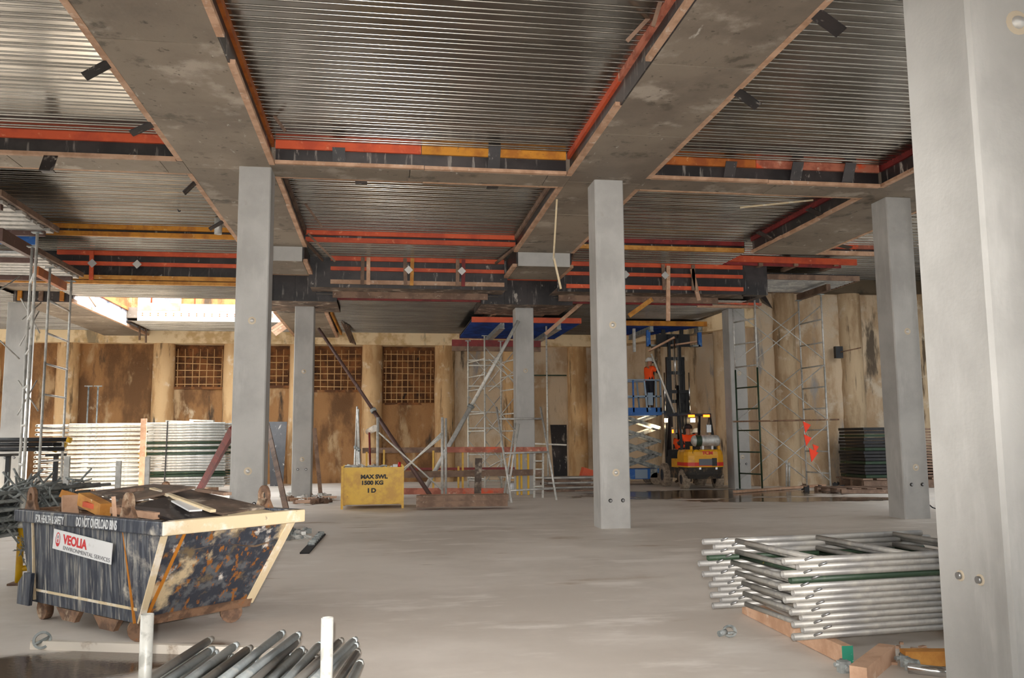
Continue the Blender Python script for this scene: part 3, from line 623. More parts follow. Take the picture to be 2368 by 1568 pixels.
def lug(c, ax, rr=.075):
    z = V3((0, 0, 1)); n = ax.cross(z).normalized(); mb = MB(); N_ = 16; vs = []
    for s in (-.014, .014):
        for r in (rr, rr*.42):
            for i in range(N_): a = 2*pi*i/N_; vs.append(c+ax*(r*cos(a)*.9)+z*(r*sin(a)*1.15+.10)+n*s)
    fs = []
    for i in range(N_):
        j = (i+1) % N_; o0, i0, o1, i1 = i, N_+i, 2*N_+i, 3*N_+i; p0, q0, p1, q1 = j, N_+j, 2*N_+j, 3*N_+j
        fs += [(o0, p0, q0, i0), (o1, i1, q1, p1), (o0, o1, p1, p0), (i0, q0, q1, i1)]
    mb.add(vs, fs)
    M_ = frame(c, ax, n); mb.prism([(-.15, -.06), (.12, -.06), (.062, .075), (-.062, .075)], -.014, .014, M_ if n.cross(ax).z > 0 else frame(c, ax, -n))
    return mb.build('lifting_lug', 'rust', sk)
for a, b in ((.52, .03), (SL-.12, .03), (.42, SW-.02), (SL-.25, SW-.02)): lug(S(a, b, SH), UL)
for a, b in ((A0+.1, C0+.08), (SL-A1-.1, C0+.08), (A0+.1, SW-C1-.1), (SL-A1-.1, SW-C1-.1)):
    MB().disc(S(a, b, .085), UW if a > 1 else (UL+UW*.5), .085, .06, 16).build('foot_wheel', 'rust', sk)
    MB().box(S(a, b, .15), (.13, .07, .07), Matrix.Rotation(SA, 3, 'Z')).build('foot_bracket', 'rust', sk)
for a in (A0+.45, SL-A1-.6):
    M_ = frame(S(a, C0+.02, SB-.005), -UL, -UW); mb = MB(); mb.prism([(-.16, 0), (.2, 0), (.13, -.09), (-.06, -.09)], -.02, .02, M_); mb.build('skid_plate', 'rust', sk)
M_ = frame(S(SL-.19, -.01, SB+.10), -UL, -UW); mb = MB(); mb.prism([(-.12, -.12), (.08, -.12), (.1, .14), (-.02, .14), (-.12, .05)], -.015, .015, M_); mb.build('hook_plate', 'skip_paint', sk)
def onside(u, v, off=.012):
    d = ray(u, v); t = (SN-UW*off-CAM).dot(UW)/d.dot(UW); return CAM+d*t
p00, p10, p01 = onside(121, 1268), onside(256, 1306), onside(121, 1222)
sx = (p10-p00).dot(-UL); hz = (p01-p00).z
tl = V3((-UL.x, -UL.y, (p10.z-p00.z)/max(sx, .1)))*1.0
mb = MB(); M_ = frame(p00, tl, -UW); mb.prism([(0, 0), (sx, 0), (sx, hz), (0, hz)], -.006, .0, M_); sg = mb.build('company_sign', 'sign_white', sk)
text('sign_lettering', 'VEOLIA', hz*.62, 'print_red', sg, M_ @ Matrix.Translation((sx*.185, hz*.40, .0)), bold=.004, fit=sx*.42)
text('sign_lettering', 'ENVIRONMENTAL SERVICES', hz*.27, 'print_grey', sg, M_ @ Matrix.Translation((sx*.19, hz*.09, .0)), fit=sx*.79)
mb = MB(); cx, cy, ro, ri = sx*.09, hz*.52, hz*.36, hz*.28
vs = []; n = 24
for i in range(n):
    a = 2*pi*i/n; vs += [M_ @ V3((cx+ro*.62*cos(a), cy+ro*sin(a), .002)), M_ @ V3((cx+ri*.62*cos(a), cy+ri*sin(a)+hz*.02, .002))]
mb.add(vs, [(2*i, 2*((i+1) % n), 2*((i+1) % n)+1, 2*i+1) for i in range(n)])
mb.add([M_ @ V3((cx+ri*.64*cos(a), cy+ri*sin(a), .0022)) for a in [pi*1.22+pi*.56*k/8 for k in range(9)]], [tuple(range(9))])
mb.build('emblem', 'print_red', sg)
mb = MB(); mb.prism([(cx-.006, cy+hz*.06), (cx+.006, cy+hz*.06), (cx+.004, cy+hz*.2), (cx-.004, cy+hz*.2)], .001, .003, M_); mb.build('emblem', 'print_grey', sg)
mb = MB(); mb.add([M_ @ V3((cx+hz*.055*cos(2*pi*k/12), cy-hz*.06+hz*.09*sin(2*pi*k/12), .0022)) for k in range(12)], [tuple(range(12))]); mb.build('emblem', 'print_red', sg)
for tx, u0, u1, v_, sz in (('FOR HEALTH & SAFETY', 83, 148, 1184, .085), ('DO NOT OVERLOAD BINS', 176, 270, 1203, .095)):
    q0, q1 = onside(u0, v_, .047), onside(u1, v_, .047); R1 = frame((q0.x, q0.y, SH-.085), -UL, -UW)
    text('rim_lettering', tx, sz, 'print_white', sk, R1, bold=.002, fit=(q1-q0).dot(-UL))
# what lies in it
mb = MB(); nx, ny = 22, 14; vs = []; fs = []
for j in range(ny+1):
    for i in range(nx+1):
        a = .10+(SL-.2)*i/nx; b = .09+(SW-.22)*j/ny; e = min(i, nx-i)/nx*min(j, ny-j)/ny
        vs.append(S(a, b, .66+.62*e**.5*.9+.05*noise.noise(V3((a*4, b*4, 3)))))
for j in range(ny):
    for i in range(nx): k = j*(nx+1)+i; fs.append((k, k+1, k+nx+2, k+nx+1))
mb.add(vs, fs, True); tag(mb.build('skip_rubble', 'dirt'), 'brown rubble and sawdust filling the skip', 'rubble', kind='stuff')
def board(name, pts, th, mt, label, cat, group=None):     # slab through 4 points
    p = [Vector(x) for x in pts]; n = (p[1]-p[0]).cross(p[3]-p[0]).normalized()
    if n.z < 0: n = -n
    mb = MB(); mb.add(p+[x+n*th for x in p], [(0, 1, 2, 3), (7, 6, 5, 4), (0, 4, 5, 1), (1, 5, 6, 2), (2, 6, 7, 3), (3, 7, 4, 0)])
    return mb.build(name, mt, label=label, cat=cat, group=group)
board('ply_sheet', [S(.12, .28, .83), S(.78, .18, .95), S(.88, .62, 1.00), S(.28, .80, .86)], .018, 'ply_black', 'blackened ply sheet leaning over the skip end lug', 'plywood')
board('ply_sheet', [S(.25, .66, .88), S(1.3, .50, 1.02), S(1.4, 1.05, 1.03), S(.3, 1.1, .90)], .018, 'ply_brown', 'dusty brown ply sheet lying along the far rim of the skip', 'plywood')
board('ply_sheet', [S(.95, .30, .98), S(1.75, .38, 1.02), S(1.7, .95, 1.06), S(.95, .88, 1.06)], .018, 'ply_brown', 'brown ply sheet at the crown of the skip heap', 'plywood')
board('ply_sheet', [S(.08, .75, .84), S(.5, .7, .90), S(.55, 1.08, .9), S(.08, 1.1, .86)], .016, 'skip_cream', 'cement-whitened ply offcut at the cream end of the skip', 'plywood')
def stick(p, q, w_, h_, mt, label, cat='timber', group=None, name='timber_offcut', up=(0, 0, 1)):
    return MB().bar(p, q, w_, h_, up).build(name, mt, label=label, cat=cat, group=group)
stick(S(1.0, .12, .93), S(1.42, .16, 1.0), .09, .10, 'timber_yellow', 'thick yellow timber block end in the skip')
stick(S(1.50, .10, .86), S(1.56, .12, 1.02), .12, .05, 'timber', 'short upright salmon timber block in the skip')
stick(S(.85, .12, .82), S(.86, .10, 1.04), .03, .03, 'timber', 'thin stick with a white painted foot standing in the skip')
stick(S(.72, .11, .84), S(.68, .1, .98), .05, .02, 'timber', 'short leaning batten beside the near skip lug')
stick(S(.15, .5, .93), S(1.25, .66, 1.06), .045, .022, 'skip_cream', 'long pale batten lying over the ply in the skip')
stick(S(.7, .2, .92), S(1.5, .3, 1.0), .06, .03, 'timber_grey', 'grey plank across the near side of the skip heap')
stick(S(.95, .2, .95), S(1.3, .5, 1.03), .07, .03, 'timber_grey', 'split grey board beside the yellow block in the skip')
stick(S(1.2, .15, .93), S(1.9, .25, .93), .08, .03, 'timber_grey', 'flat grey board near the lettered rim of the skip')
stick(S(1.55, .95, 1.0), S(1.75, 1.1, 1.06), .05, .03, 'timber', 'small pale batten by the far skip lug')

for k_, (a0_, b0_, z0_, a1_, b1_, z1_, w0, h0, m0, lb0) in enumerate((
    (1.25, .55, 1.06, 1.95, .40, .98, .09, .03, 'timber_grey', 'grey board sloping to the lettered end of the skip'),
    (1.45, .75, 1.05, 1.95, .90, .95, .12, .02, 'ply_brown', 'narrow ply strip at the brace-side of the skip heap'),
    (.45, .22, .90, .95, .15, .93, .05, .05, 'timber', 'square pale batten along the lettered rim of the skip'),
    (.60, .95, 1.02, 1.20, 1.08, 1.03, .07, .025, 'timber_grey', 'thin grey slat on the dusty ply by the far rim'),
    (1.62, .30, .97, 1.72, .12, 1.04, .06, .06, 'timber_yellow', 'short yellow stub beside the upright salmon block'),
    (.30, .45, .93, .70, .55, .985, .10, .012, 'sign_white', 'scrap of white sheet on the blackened ply'),
    (1.05, .14, .94, 1.25, .10, .97, .08, .04, 'paint_orange', 'orange painted stub against the lettered rim'))):
    stick(S(a0_, b0_, z0_), S(a1_, b1_, z1_), w0, h0, m0, lb0)

# ------------------------------------------------------------------ bundle of braces in a stillage behind the skip
pA, pB = aY(20, 1150, 9.9), aY(345, 1120, 12.4)
ax = Vector((pB.x-pA.x, pB.y-pA.y, 0)); LBn = ax.length; ax.normalize(); sd_ = Vector((-ax.y, ax.x, 0))
st = root('stillage', 'yellow stillage with silver corner uprights holding braces behind the skip', 'stillage', (pA.x, pA.y, 0), rz=math.atan2(ax.y, ax.x))
pf = fl(45, 1352)
for i, (u, v0, Y, yel) in enumerate(((52, 1178, pf.y, True), (275, 1066, 11.4, False), (156, 1055, 10.9, False), (342, 1056, 12.2, False))):
    p = aY(u, v0, Y); base = V3((p.x, p.y, 0))
    if yel:
        MB().tube(base+V3((0, 0, .02)), V3((p.x, p.y, .62)), .034, 10).build('post', 'yellow_steel', st)
        MB().box(base+V3((0, 0, .012)), (.16, .16, .02)).build('foot_plate', 'rust', st)
        MB().tube(V3((p.x, p.y, .6)), V3((p.x, p.y, .95)), .03, 10).build('upright', 'galv_white', st)
        MB().tube(V3((p.x, p.y, .58)), V3((p.x, p.y, .64)), .055, 10, .04).build('collar', 'galv_white', st)
        MB().tube(V3((p.x, p.y, .16)), V3((p.x+.5, p.y+.4, .16)), .03, 8).build('base_rail', 'yellow_steel', st)
    else: MB().bar(base, p, .06, .04, up=(0, 1, 0)).build('upright', 'galv', st)
mb = MB(); mb.tube((0, 0, 0), (2.5, 0, 0), .021, 6); 
brace0 = mb.build('scaffold_tube', 'steel_grey'); tag(brace0, 'grey galvanised scaffold brace in the stillage bundle behind the skip', 'scaffold brace', 'braces bundled behind the skip'); first = True
for k in range(64):
    r_ = k // 11; c_ = k % 11
    o = brace0 if first else dup(brace0); first = False
    off = sd_*((c_-5)*.066+rnd(-.006, .006)) + V3((0, 0, .50+r_*.085+rnd(-.012, .012)))
    st_ = V3((pA.x, pA.y, 0))+ax*rnd(-.08, .35)+sd_*.15
    o.location = st_+off; o.rotation_euler = (0, rnd(-.012, .0), math.atan2(ax.y, ax.x)+rnd(-.008, .008))
mb = MB(); mb.tube((0, 0, 0), (.5, 0, 0), .012, 5); mb.tube((.18, 0, -.05), (.25, .1, .12), .01, 5); mb.tube((.3, .05, .05), (.28, -.08, -.06), .012, 5)
cl0 = mb.build('tie_clip', 'steel_grey'); tag(cl0, 'tangled grey wire clip on the brace ends behind the skip', 'clip', 'clips tangled on the brace ends'); first = True
for k in range(46):
    o = cl0 if first else dup(cl0); first = False
    o.location = V3((pA.x, pA.y, 0))+ax*rnd(-.25, .95)-sd_*rnd(-.05, .36)+V3((0, 0, rnd(.42, .98))); o.rotation_euler = (rnd(-1, 1), rnd(-1, 1), rnd(0, 6))
for k in range(10):
    o = dup(cl0, label='grey wire clip hanging down the yellow stillage post', group='clips hanging on the stillage post')
    o.location = V3((pf.x+.03, pf.y-.04, rnd(.2, .5))); o.rotation_euler = (rnd(-1, 1), rnd(-1.2, 1.2), rnd(0, 6)); o.scale = (.36, .36, .36)

# ------------------------------------------------------------------ ladder frames: stacks
def ladder_frame(name, label, group, L_, W2, r, mt, rungs=(.14, .5, .86), n=10, pin=True):
    o = root(name, label, 'scaffold frame', group=group)
    for y in (0, W2): MB().pipe((0, y, 0), (L_, y, 0), r, n).build('leg', mt, o, local=True)
    for f in rungs: MB().tube((L_*f, r*.6, 0), (L_*f, W2-r*.6, 0), r*.85, 8).build('rung', mt, o, local=True)
    if pin:
        for y in (0, W2): MB().tube((L_*.07, y-.01, 0), (L_*.09, y-.06, .03), .008, 5).build('pin', 'bolt', o, local=True)
    return o
gl = 'scaffold frames stacked by the big near column'
pn = fl(1825, 1478, .12); pfar = fl(2170, 1276, .66); pnt = fl(1815, 1303, .66)
ang = .45*math.atan2(pfar.y-pnt.y, pfar.x-pnt.x)
f0 = ladder_frame('ladder_scaffold', 'dusty galvanised scaffold frame in the flat stack beside the near column', gl, 1.98, 1.12, .0235, 'galv_dusty', (.14, .5, .86))
fg = ladder_frame('ladder_scaffold', 'chipped green scaffold frame in the flat stack beside the near column', gl, 1.98, 1.12, .0235, 'green_paint', (.14, .5, .86))
base = V3((2.68, 5.50, 0))
for k in range(13):
    src = fg if k == 9 else f0
    o = src if (k in (0, 9)) else dup(f0)
    sh = (.07 if k % 2 else 0)+rnd(-.02, .02)-(.05 if 4 < k < 11 else 0)
    o.location = base+V3((cos(ang)*sh-.008*k, sin(ang)*sh-.012*k, .148+k*.0425)); o.rotation_euler = (0, 0, ang+rnd(-.008, .008))
n_ = V3((-sin(ang), cos(ang), 0)); a_ = V3((cos(ang), sin(ang), 0))
bt = root('timber_bearer', 'salmon timber bearer with green painted end under the near frame stack', 'timber', base+a_*.3)
p0 = fl(1960, 1515, .06); p1 = fl(1725, 1402, .06)
MB().bar(p0, p1, .075, .115).build('bearer', 'timber', bt, bevel=.006)
dv = (Vector(p0)-Vector(p1)).normalized(); MB().bar(Vector(p0), Vector(p0)+dv*.004, .075, .115).build('painted_end', 'green_end', bt)
stick(V3(base)+a_*1.65-n_*.2+V3((0, 0, .06)), V3(base)+a_*1.65+n_*1.3+V3((0, 0, .06)), .075, .115, 'timber', 'salmon timber bearer under the far end of the near frame stack', name='timber_bearer')
# loose bits beside it
p = fl(1682, 1478)
cw = root('collar_nut', 'small grey winged scaffold collar lying on bare floor', 'scaffold collar', p, rz=.6)
M_ = frame(p+V3((0.02, 0, .055)), (1, .3, 0), (.25, -.9, .35))
mb = MB(); n = 14; vs = []
for i in range(n):
    a = 2*pi*i/n; vs += [M_ @ V3((.06*cos(a), .045*sin(a), -.008)), M_ @ V3((.042*cos(a), .03*sin(a), -.008)), M_ @ V3((.06*cos(a), .045*sin(a), .008)), M_ @ V3((.042*cos(a), .03*sin(a), .008))]
mb.add(vs, [f for i in range(n) for f in ((4*i, 4*((i+1) % n), 4*((i+1) % n)+1, 4*i+1), (4*i+2, 4*i+3, 4*((i+1) % n)+3, 4*((i+1) % n)+2), (4*i, 4*i+2, 4*((i+1) % n)+2, 4*((i+1) % n)), (4*i+1, 4*((i+1) % n)+1, 4*((i+1) % n)+3, 4*i+3))]); mb.build('ring', 'steel_grey', cw)
MB().tube(M_ @ V3((-.1, -.01, 0)), M_ @ V3((-.035, 0, 0)), .022, 8).build('nut', 'steel_grey', cw)
MB().tube(M_ @ V3((-.04, -.01, 0)), M_ @ V3((.05, -.015, 0)), .01, 6).build('spoke', 'steel_grey', cw)
stick(fl(1985, 1562, .05), fl(2052, 1508, .05), .10, .10, 'timber', 'stubby salmon timber block on the floor near the big column', up=(0, 0, 1))
stick(fl(2088, 1520, .05), fl(2260, 1520, .05), .09, .09, 'timber_yellow', 'yellow timber offcut poking out behind the big column')
MB().tube(fl(2100, 1545, .06), fl(2230, 1560, .06), .03, 10).build('scaffold_coupler', 'chrome', label='shiny scaffold tube coupler lying against the big column', cat='coupler')
for k, (u, v) in enumerate(((1952, 1555), (2092, 1540), (2110, 1552))):
    p = fl(u, v); mb = MB(); mb.box(p+V3((0, 0, .035)), (.07, .05, .07), Matrix.Rotation(k, 3, 'Z')); mb.tube(p+V3((-.06, 0, .05)), p+V3((.06, .02, .04)), .014, 6); mb.tube(p+V3((0, -.05, .03)), p+V3((.01, .05, .06)), .016, 6)
    mb.build('scaffold_clamp', 'steel_grey', label='dark scaffold clamp %s' % ('on the floor beside the stubby timber block', 'against the foot of the big column', 'under the shiny coupler by the big column')[k], cat='clamp')
mb = MB()
for k in range(16):
    p = fl(rnd(2050, 2160), rnd(1490, 1550)); mb.box(p+V3((0, 0, .008)), (rnd(.02, .06), rnd(.02, .05), rnd(.01, .02)), Matrix.Rotation(rnd(0, 3), 3, 'Z'))
tag(mb.build('splinters', 'timber'), 'scatter of timber splinters and chips near the big column', 'splinters', kind='stuff')

# ------------------------------------------------------------------ bundle in the foreground
for k, (u, v) in enumerate(((341, 1420), (757, 1428))):
    p = aY(u, v, 4.55); MB().pipe((p.x, p.y, 0), p, .031, 16, .15).build('stillage_post', 'galv_white', label=('white galvanised upright post in front of the skip corner', 'white galvanised upright post rising among the loose braces')[k], cat='post')
tubes = [((300, 1600), (490, 1477), .30), ((350, 1600), (492, 1500), .26), ((400, 1600), (548, 1490), .26), ((440, 1600), (580, 1497), .27), ((480, 1600), (655, 1462), .30), ((520, 1600), (692, 1466), .30), ((560, 1600), (690, 1480), .27), ((600, 1600), (700, 1500), .25), ((640, 1600), (742, 1488), .27), ((660, 1600), (790, 1480), .28), ((700, 1600), (822, 1478), .27), ((720, 1600), (825, 1490), .25), ((760, 1610), (828, 1505), .26), ((790, 1620), (834, 1530), .25), ((690, 1600), (775, 1492), .24), ((380, 1610), (530, 1510), .24), ((450, 1610), (600, 1510), .23), ((540, 1610), (660, 1500), .23), ((610, 1620), (735, 1520), .22)]
for k in range(16):
    u_ = 470+k*22+rnd(-10, 10); tubes.append(((u_-130, 1610), (u_, 1512+rnd(-8, 12)), .19))
for k, (a, b, z) in enumerate(tubes):
    q = fl(*b, z); p = fl(*a, z-.02); d = (p-q).normalized()
    mb = MB(); e = q+d*1.6; nn = V3((0, 0, 1)); 
    mb.tube(q, q+d*.07, .017, 8, .024); mb.tube(q+d*.07, e, .024, 8)
    o = mb.build('scaffold_tube', 'galv_pale' if k % 3 else 'galv_dusty', label='dusty galvanised brace in the loose bundle between the two white posts', cat='scaffold brace', group='loose braces in the foreground bundle')
mb = MB(); p = fl(700, 1620, .12); mb.rng(p.x-1.1, p.x+.5, p.y-.6, p.y+.05, .02, .1); mb.build('timber_pad', 'timber_yellow', label='yellowish timber pad under the loose braces', cat='timber')
# strip and handwheel by the puddle
stick(fl(75, 1490, .03), fl(640, 1508, .03), .05, .06, 'pvc', 'long whitish strip lying on the floor beside the puddle', 'pipe', name='floor_strip')
p = fl(100, 1500); hw = root('jack_nut', 'grey round winged jack nut leaning on the pale floor strip', 'jack nut', p)
M_ = frame(p+V3((0, -.03, .065)), (1, .1, 0), (.15, -1, .35))
mb = MB(); n = 20; vs = []
for i in range(n):
    a = 2*pi*i/n
    for r, z in ((.062, -.009), (.045, -.009), (.062, .009), (.045, .009)): vs.append(M_ @ V3((r*cos(a), r*sin(a), z)))
mb.add(vs, [f for i in range(n) for f in ((4*i, 4*((i+1) % n), 4*((i+1) % n)+1, 4*i+1), (4*i+2, 4*i+3, 4*((i+1) % n)+3, 4*((i+1) % n)+2), (4*i, 4*i+2, 4*((i+1) % n)+2, 4*((i+1) % n)), (4*i+1, 4*((i+1) % n)+1, 4*((i+1) % n)+3, 4*i+3))]); mb.build('ring', 'steel_grey', hw)
MB().tube(M_ @ V3((-.048, -.03, 0)), M_ @ V3((.048, .02, 0)), .012, 6).build('spoke', 'steel_grey', hw)
# ------------------------------------------------------------------ far stacks of frames
g1 = 'bright frames in the tall sunlit stack'; g2 = 'frames in the tall strapped stack'
fs1 = ladder_frame('ladder_scaffold', 'bright galvanised frame in the sunlit stack beside the silver tower', g1, 1.95, 1.2, .046, 'galv_white', (.1, .5, .9), 8, False)
x0 = aY(160, 975, 25.7).x
for k in range(15):
    o = fs1 if k == 0 else dup(fs1)
    o.location = (x0+rnd(-.02, .02), 25.7, .16+.045+k*.1245)
x1 = aY(342, 975, 25.9).x
fs2 = ladder_frame('ladder_scaffold', 'galvanised frame in the strapped stack next to the column behind the skip', g2, 2.15, 1.2, .036, 'galv', (.06, .5, .94), 8, False)
fs3 = ladder_frame('ladder_scaffold', 'green-painted frame in the strapped stack next to the column behind the skip', g2, 2.15, 1.2, .036, 'green_paint', (.06, .5, .94), 8, False)
for k in range(24):
    src = fs3 if k in (4, 5, 12, 14, 16) else fs2
    o = src if k in (0, 4) else dup(src)
    o.location = (x1+rnd(-.03, .03), 25.9, .16+.036+k*.0775)
for i, x in enumerate((x1+.55, x1+1.7)):
    MB().bar((x, 25.6, .075), (x, 27.3, .075), .1, .15).build('timber_bearer', ('paint_salmon', 'timber')[i], label=('reddish bearer under the strapped frame stack', 'pale bearer under the strapped frame stack')[i], cat='timber')
for i, x in enumerate((x0+.3, x0+1.6)): MB().bar((x, 25.5, .075), (x, 27.1, .075), .1, .15).build('timber_bearer', 'timber', label='pale bearer under the sunlit frame stack', cat='timber', group='bearers under the sunlit stack')
mb = MB(); mb.bar((x1+.52, 25.855, .15), (x1+.55, 25.855, 2.06), .03, .006, up=(0, 1, 0)); mb.bar((x1+.55, 25.855, 2.055), (x1+.55, 27.15, 2.055), .03, .006); mb.build('strap', 'hose', label='black strap around the tall frame stack', cat='strap')
for i, (a, b) in enumerate(((385, 445), (440, 495))):
    MB().bar(aY(a, 974-i*2, 26.1+i*.3), aY(b, 976-i*2, 26.1+i*.3), .25, .05).build('deck_plank', 'galv_white', label=('bright plank on the strapped stack nearer the sunlit stack', 'bright plank on the strapped stack nearer the column')[i], cat='plank')
# end-on frames left of the sunlit stack
g3 = 'frames seen end-on beside the sunlit stack'
fe = ladder_frame('ladder_scaffold', 'galvanised frame stacked end-on behind the silver tower', g3, 1.9, .85, .04, 'galv', (.1, .5, .9), 8, False)
xe = aY(82, 980, 25.6).x
for k in range(15):
    o = fe if k == 0 else dup(fe); o.location = (xe+.85, 25.7, .2+k*.124); o.rotation_euler = (0, 0, pi/2)
MB().bar(aY(330, 1085, 26.0), aY(330, 1040, 26.0), .22, .12, up=(0, 1, 0)).build('yellow_bracket', 'yellow_steel', label='yellow steel bracket between the two tall frame stacks', cat='bracket')
stick(V3((aY(330, 1080, 25.45).x, 25.42, .01)), aY(333, 968, 25.5), .16, .04, 'timber', 'timber plank standing between the two tall frame stacks', up=(0, 1, 0), name='plank')
# tubes on a trestle, far left
tr = root('tube_trestle', 'low trestle carrying dark tubes with yellow ends beside the silver tower', 'trestle', fl(60, 1160))
for u in (20, 130): 
    p = aY(u, 1052, 19.5); MB().bar((p.x, p.y, 0), (p.x, p.y, p.z), .08, .08).build('leg', 'steel_dark', tr)
    MB().bar((p.x, p.y-.5, p.z), (p.x, p.y+.5, p.z), .08, .05).build('beam', 'steel_dark', tr)
for k in range(12):
    a = aY(-60, 1018+(k//4)*11, 19.2+(k % 4)*.22); b = aY(rnd(120, 158), 1020+(k//4)*11, 19.2+(k % 4)*.22); b.z = a.z
    o = MB().tube(a, b, .045, 8).build('prop_tube', 'steel_dark', label='dark prop tube lying on the low trestle', cat='prop', group='props on the trestle')
    if k % 3 == 0: MB().tube(b, b+V3((.08, 0, -.02)), .06, 8).build('end_cap', 'yellow_steel', o)
# ------------------------------------------------------------------ scaffold towers
def tower(label, legs, z1, rung_z, mt, r=.026, braces=True, brace_mt='galv', head=None, z0=.02):
    # legs: [a_near, a_far, b_near, b_far] XY pairs; ladder frames a and b
    t = root('scaffold_tower', label, 'scaffold', ((legs[0][0]+legs[3][0])/2, (legs[0][1]+legs[3][1])/2, 0))
    P = [V3((x, y, 0)) for x, y in legs]
    for i, p in enumerate(P):
        a, b = mt[i // 2] if isinstance(mt, list) else (mt, mt)
        MB().tube(p+V3((0, 0, z0)), p+V3((0, 0, z1*.62)), r, 8).build('standard', a, t)
        MB().tube(p+V3((0, 0, z1*.62)), p+V3((0, 0, z1)), r*.95, 8).build('standard', b, t)
        MB().box(p+V3((0, 0, .01)), (.15, .15, .016)).build('base_plate', 'steel_grey', t)
        MB().box(p+V3((0, 0, z1+.01)), (.16, .1, .02)).build('head_plate', 'steel_grey', t)
    for a, b, k in ((0, 1, 0), (2, 3, 1)):
        for z in rung_z:
            mm = (mt[k][0] if z < z1*.62 else mt[k][1]) if isinstance(mt, list) else mt
            MB().tube(P[a]+V3((0, 0, z)), P[b]+V3((0, 0, z)), r*.85, 6).build('rung', mm, t)
    if braces:
        h = (z1-.4)/3
        for s in range(3):
            for a, b in ((0, 2), (1, 3)):
                zA, zB = .25+s*h, .25+(s+1)*h-.15
                MB().tube(P[a]+V3((0, 0, zA)), P[b]+V3((0, 0, zB)), .014, 6).build('brace', brace_mt, t)
                MB().tube(P[a]+V3((0, 0, zB)), P[b]+V3((0, 0, zA)), .014, 6).build('brace', brace_mt, t)
    return t
def xy(p): return (p.x, p.y)
n1, f1, n2, f2 = aY(1763, 1135, 22.45), aY(1711, 1130, 23.35), aY(1921, 1133, 22.45), aY(1866, 1118, 23.55)
rt_ = tower('tall scaffold tower with green lower legs and cross braces by the right wall', [xy(n1), xy(f1), xy(n2), xy(f2)], 5.45, (.45, 1.05, 1.65, 2.25, 2.85, 3.45, 4.1, 4.75), [('green_paint', 'galv'), ('galv', 'galv')])
MB().tube(aY(1695, 975, 22.4), aY(1940, 970, 22.4), .024, 6).build('ledger', 'rust', rt_)
# platform formwork over it
pfm = root('platform_formwork', 'timber framed ribbed formwork platform resting on the tall scaffold tower', 'formwork', (11.5, 22.5, 5.7))
fx0, fx1, fy0, fy1 = 10.1, 12.95, 21.65, 23.7
deck(pfm, fx0, fx1, fy0, fy1, 5.76, 'galv_dusty', .24, 'ribbed_sheet', 2, .04)
for a, b in (((fx0, fy0), (fx1, fy0)), ((fx0, fy0), (fx0, fy1)), ((fx1, fy0), (fx1, fy1)), ((fx0, fy1), (fx1, fy1))): MB().bar((*a, 5.78), (*b, 5.78), .05, .14).build('edge_board', 'timber_grey', pfm)
m = MB(); m.rng(fx0-.02, fx1+.02, fy0-.02, fy1, 5.86, 5.885); m.build('ply_top', 'ply_black', pfm)
for i, x in enumerate(((n1.x+f1.x)/2, (n2.x+f2.x)/2)):
    MB().bar((x, 21.9, 5.57), (x, 23.65, 5.57), .12, .18).build('timber_bearer', 'timber_grey', label=('thick grey timber bearer on the green-legged side of the tall tower', 'thick grey timber bearer on the silver-legged side of the tall tower')[i], cat='timber')
p0, p1 = aY(1662, 597, 21.0), aY(1980, 607, 21.0)
MB().bar(p0, p1, .08, .16).build('formwork_beam', 'paint_orange', label='long bright orange formwork beam above the tall tower platform', cat='formwork beam')
MB().bar(p0+V3((.15, .1, -.1)), p1+V3((-.4, .1, -.1)), .07, .1).build('formwork_beam', 'paint_red', label='darker red beam tucked under the bright orange beam', cat='formwork beam')
for i, u in enumerate((1752, 1833, 1925)): 
    p = aY(u, 610, 21.2); MB().bar(p+V3((0, -.2, -.06)), p+V3((0, .6, -.06)), .12, .09).build('packer', 'timber_grey', label='short grey timber packer under the orange beam', cat='timber', group='packers under the orange beam')
sl = root('side_form', 'dark side form with two orange rails left of the tall tower head', 'formwork', (10.6, 22.4, 5.2))
for (a, b, mt, h) in (((1630, 672), (1745, 680), 'paint_orange', .11), ((1612, 708), (1755, 710), 'timber', .07), ((1655, 700), (1760, 704), 'paint_salmon', .07)):
    MB().bar(aY(*a, 22.6), aY(*b, 22.6), .07, h).build('rail', mt, sl)
m = MB(); q0, q1 = aY(1655, 690, 22.7), aY(1755, 690, 22.7); m.rng(q0.x, q1.x, 22.68, 22.72, q0.z-.15, q0.z+.2); m.build('ply_face', 'ply_black', sl)
board('ply_sheet', [aY(1752, 682, 23.3), aY(1768, 680, 23.3), aY(1787, 714, 23.8), aY(1762, 700, 23.8)], .02, 'ply_black', 'tilted black ply sheet corner beside the tall tower head', 'plywood')
MB().bar(aY(1712, 480, 15.7), aY(1880, 463, 15.7), .03, .03).build('loose_batten', 'skip_cream', label='thin pale batten poking out under the dark deck', cat='timber')
# bunting on the tower
bn = root('flag_bunting', 'orange flag bunting hanging on the silver side of the tall tower', 'bunting', aY(1875, 1110, 22.4))
pts = [aY(u, v, 22.35) for u, v in ((1858, 988), (1870, 1010), (1862, 1030), (1880, 1048), (1868, 1060), (1890, 1075), (1905, 1108))]
MB().path(pts, .008, 5).build('cord', 'wire_white', bn)
for u, v, s in ((1858, 988, 1), (1860, 1018, 1), (1872, 1052, 1.2), (1880, 1038, .8)):
    p = aY(u, v, 22.3); mb = MB(); mb.prism([(0, .16*s), (.2*s, .06), (.04, -.16*s)], -.006, .006, frame(p, (1, -.2, 0), (.2, -1, .1))); mb.build('flag', 'flag', bn)
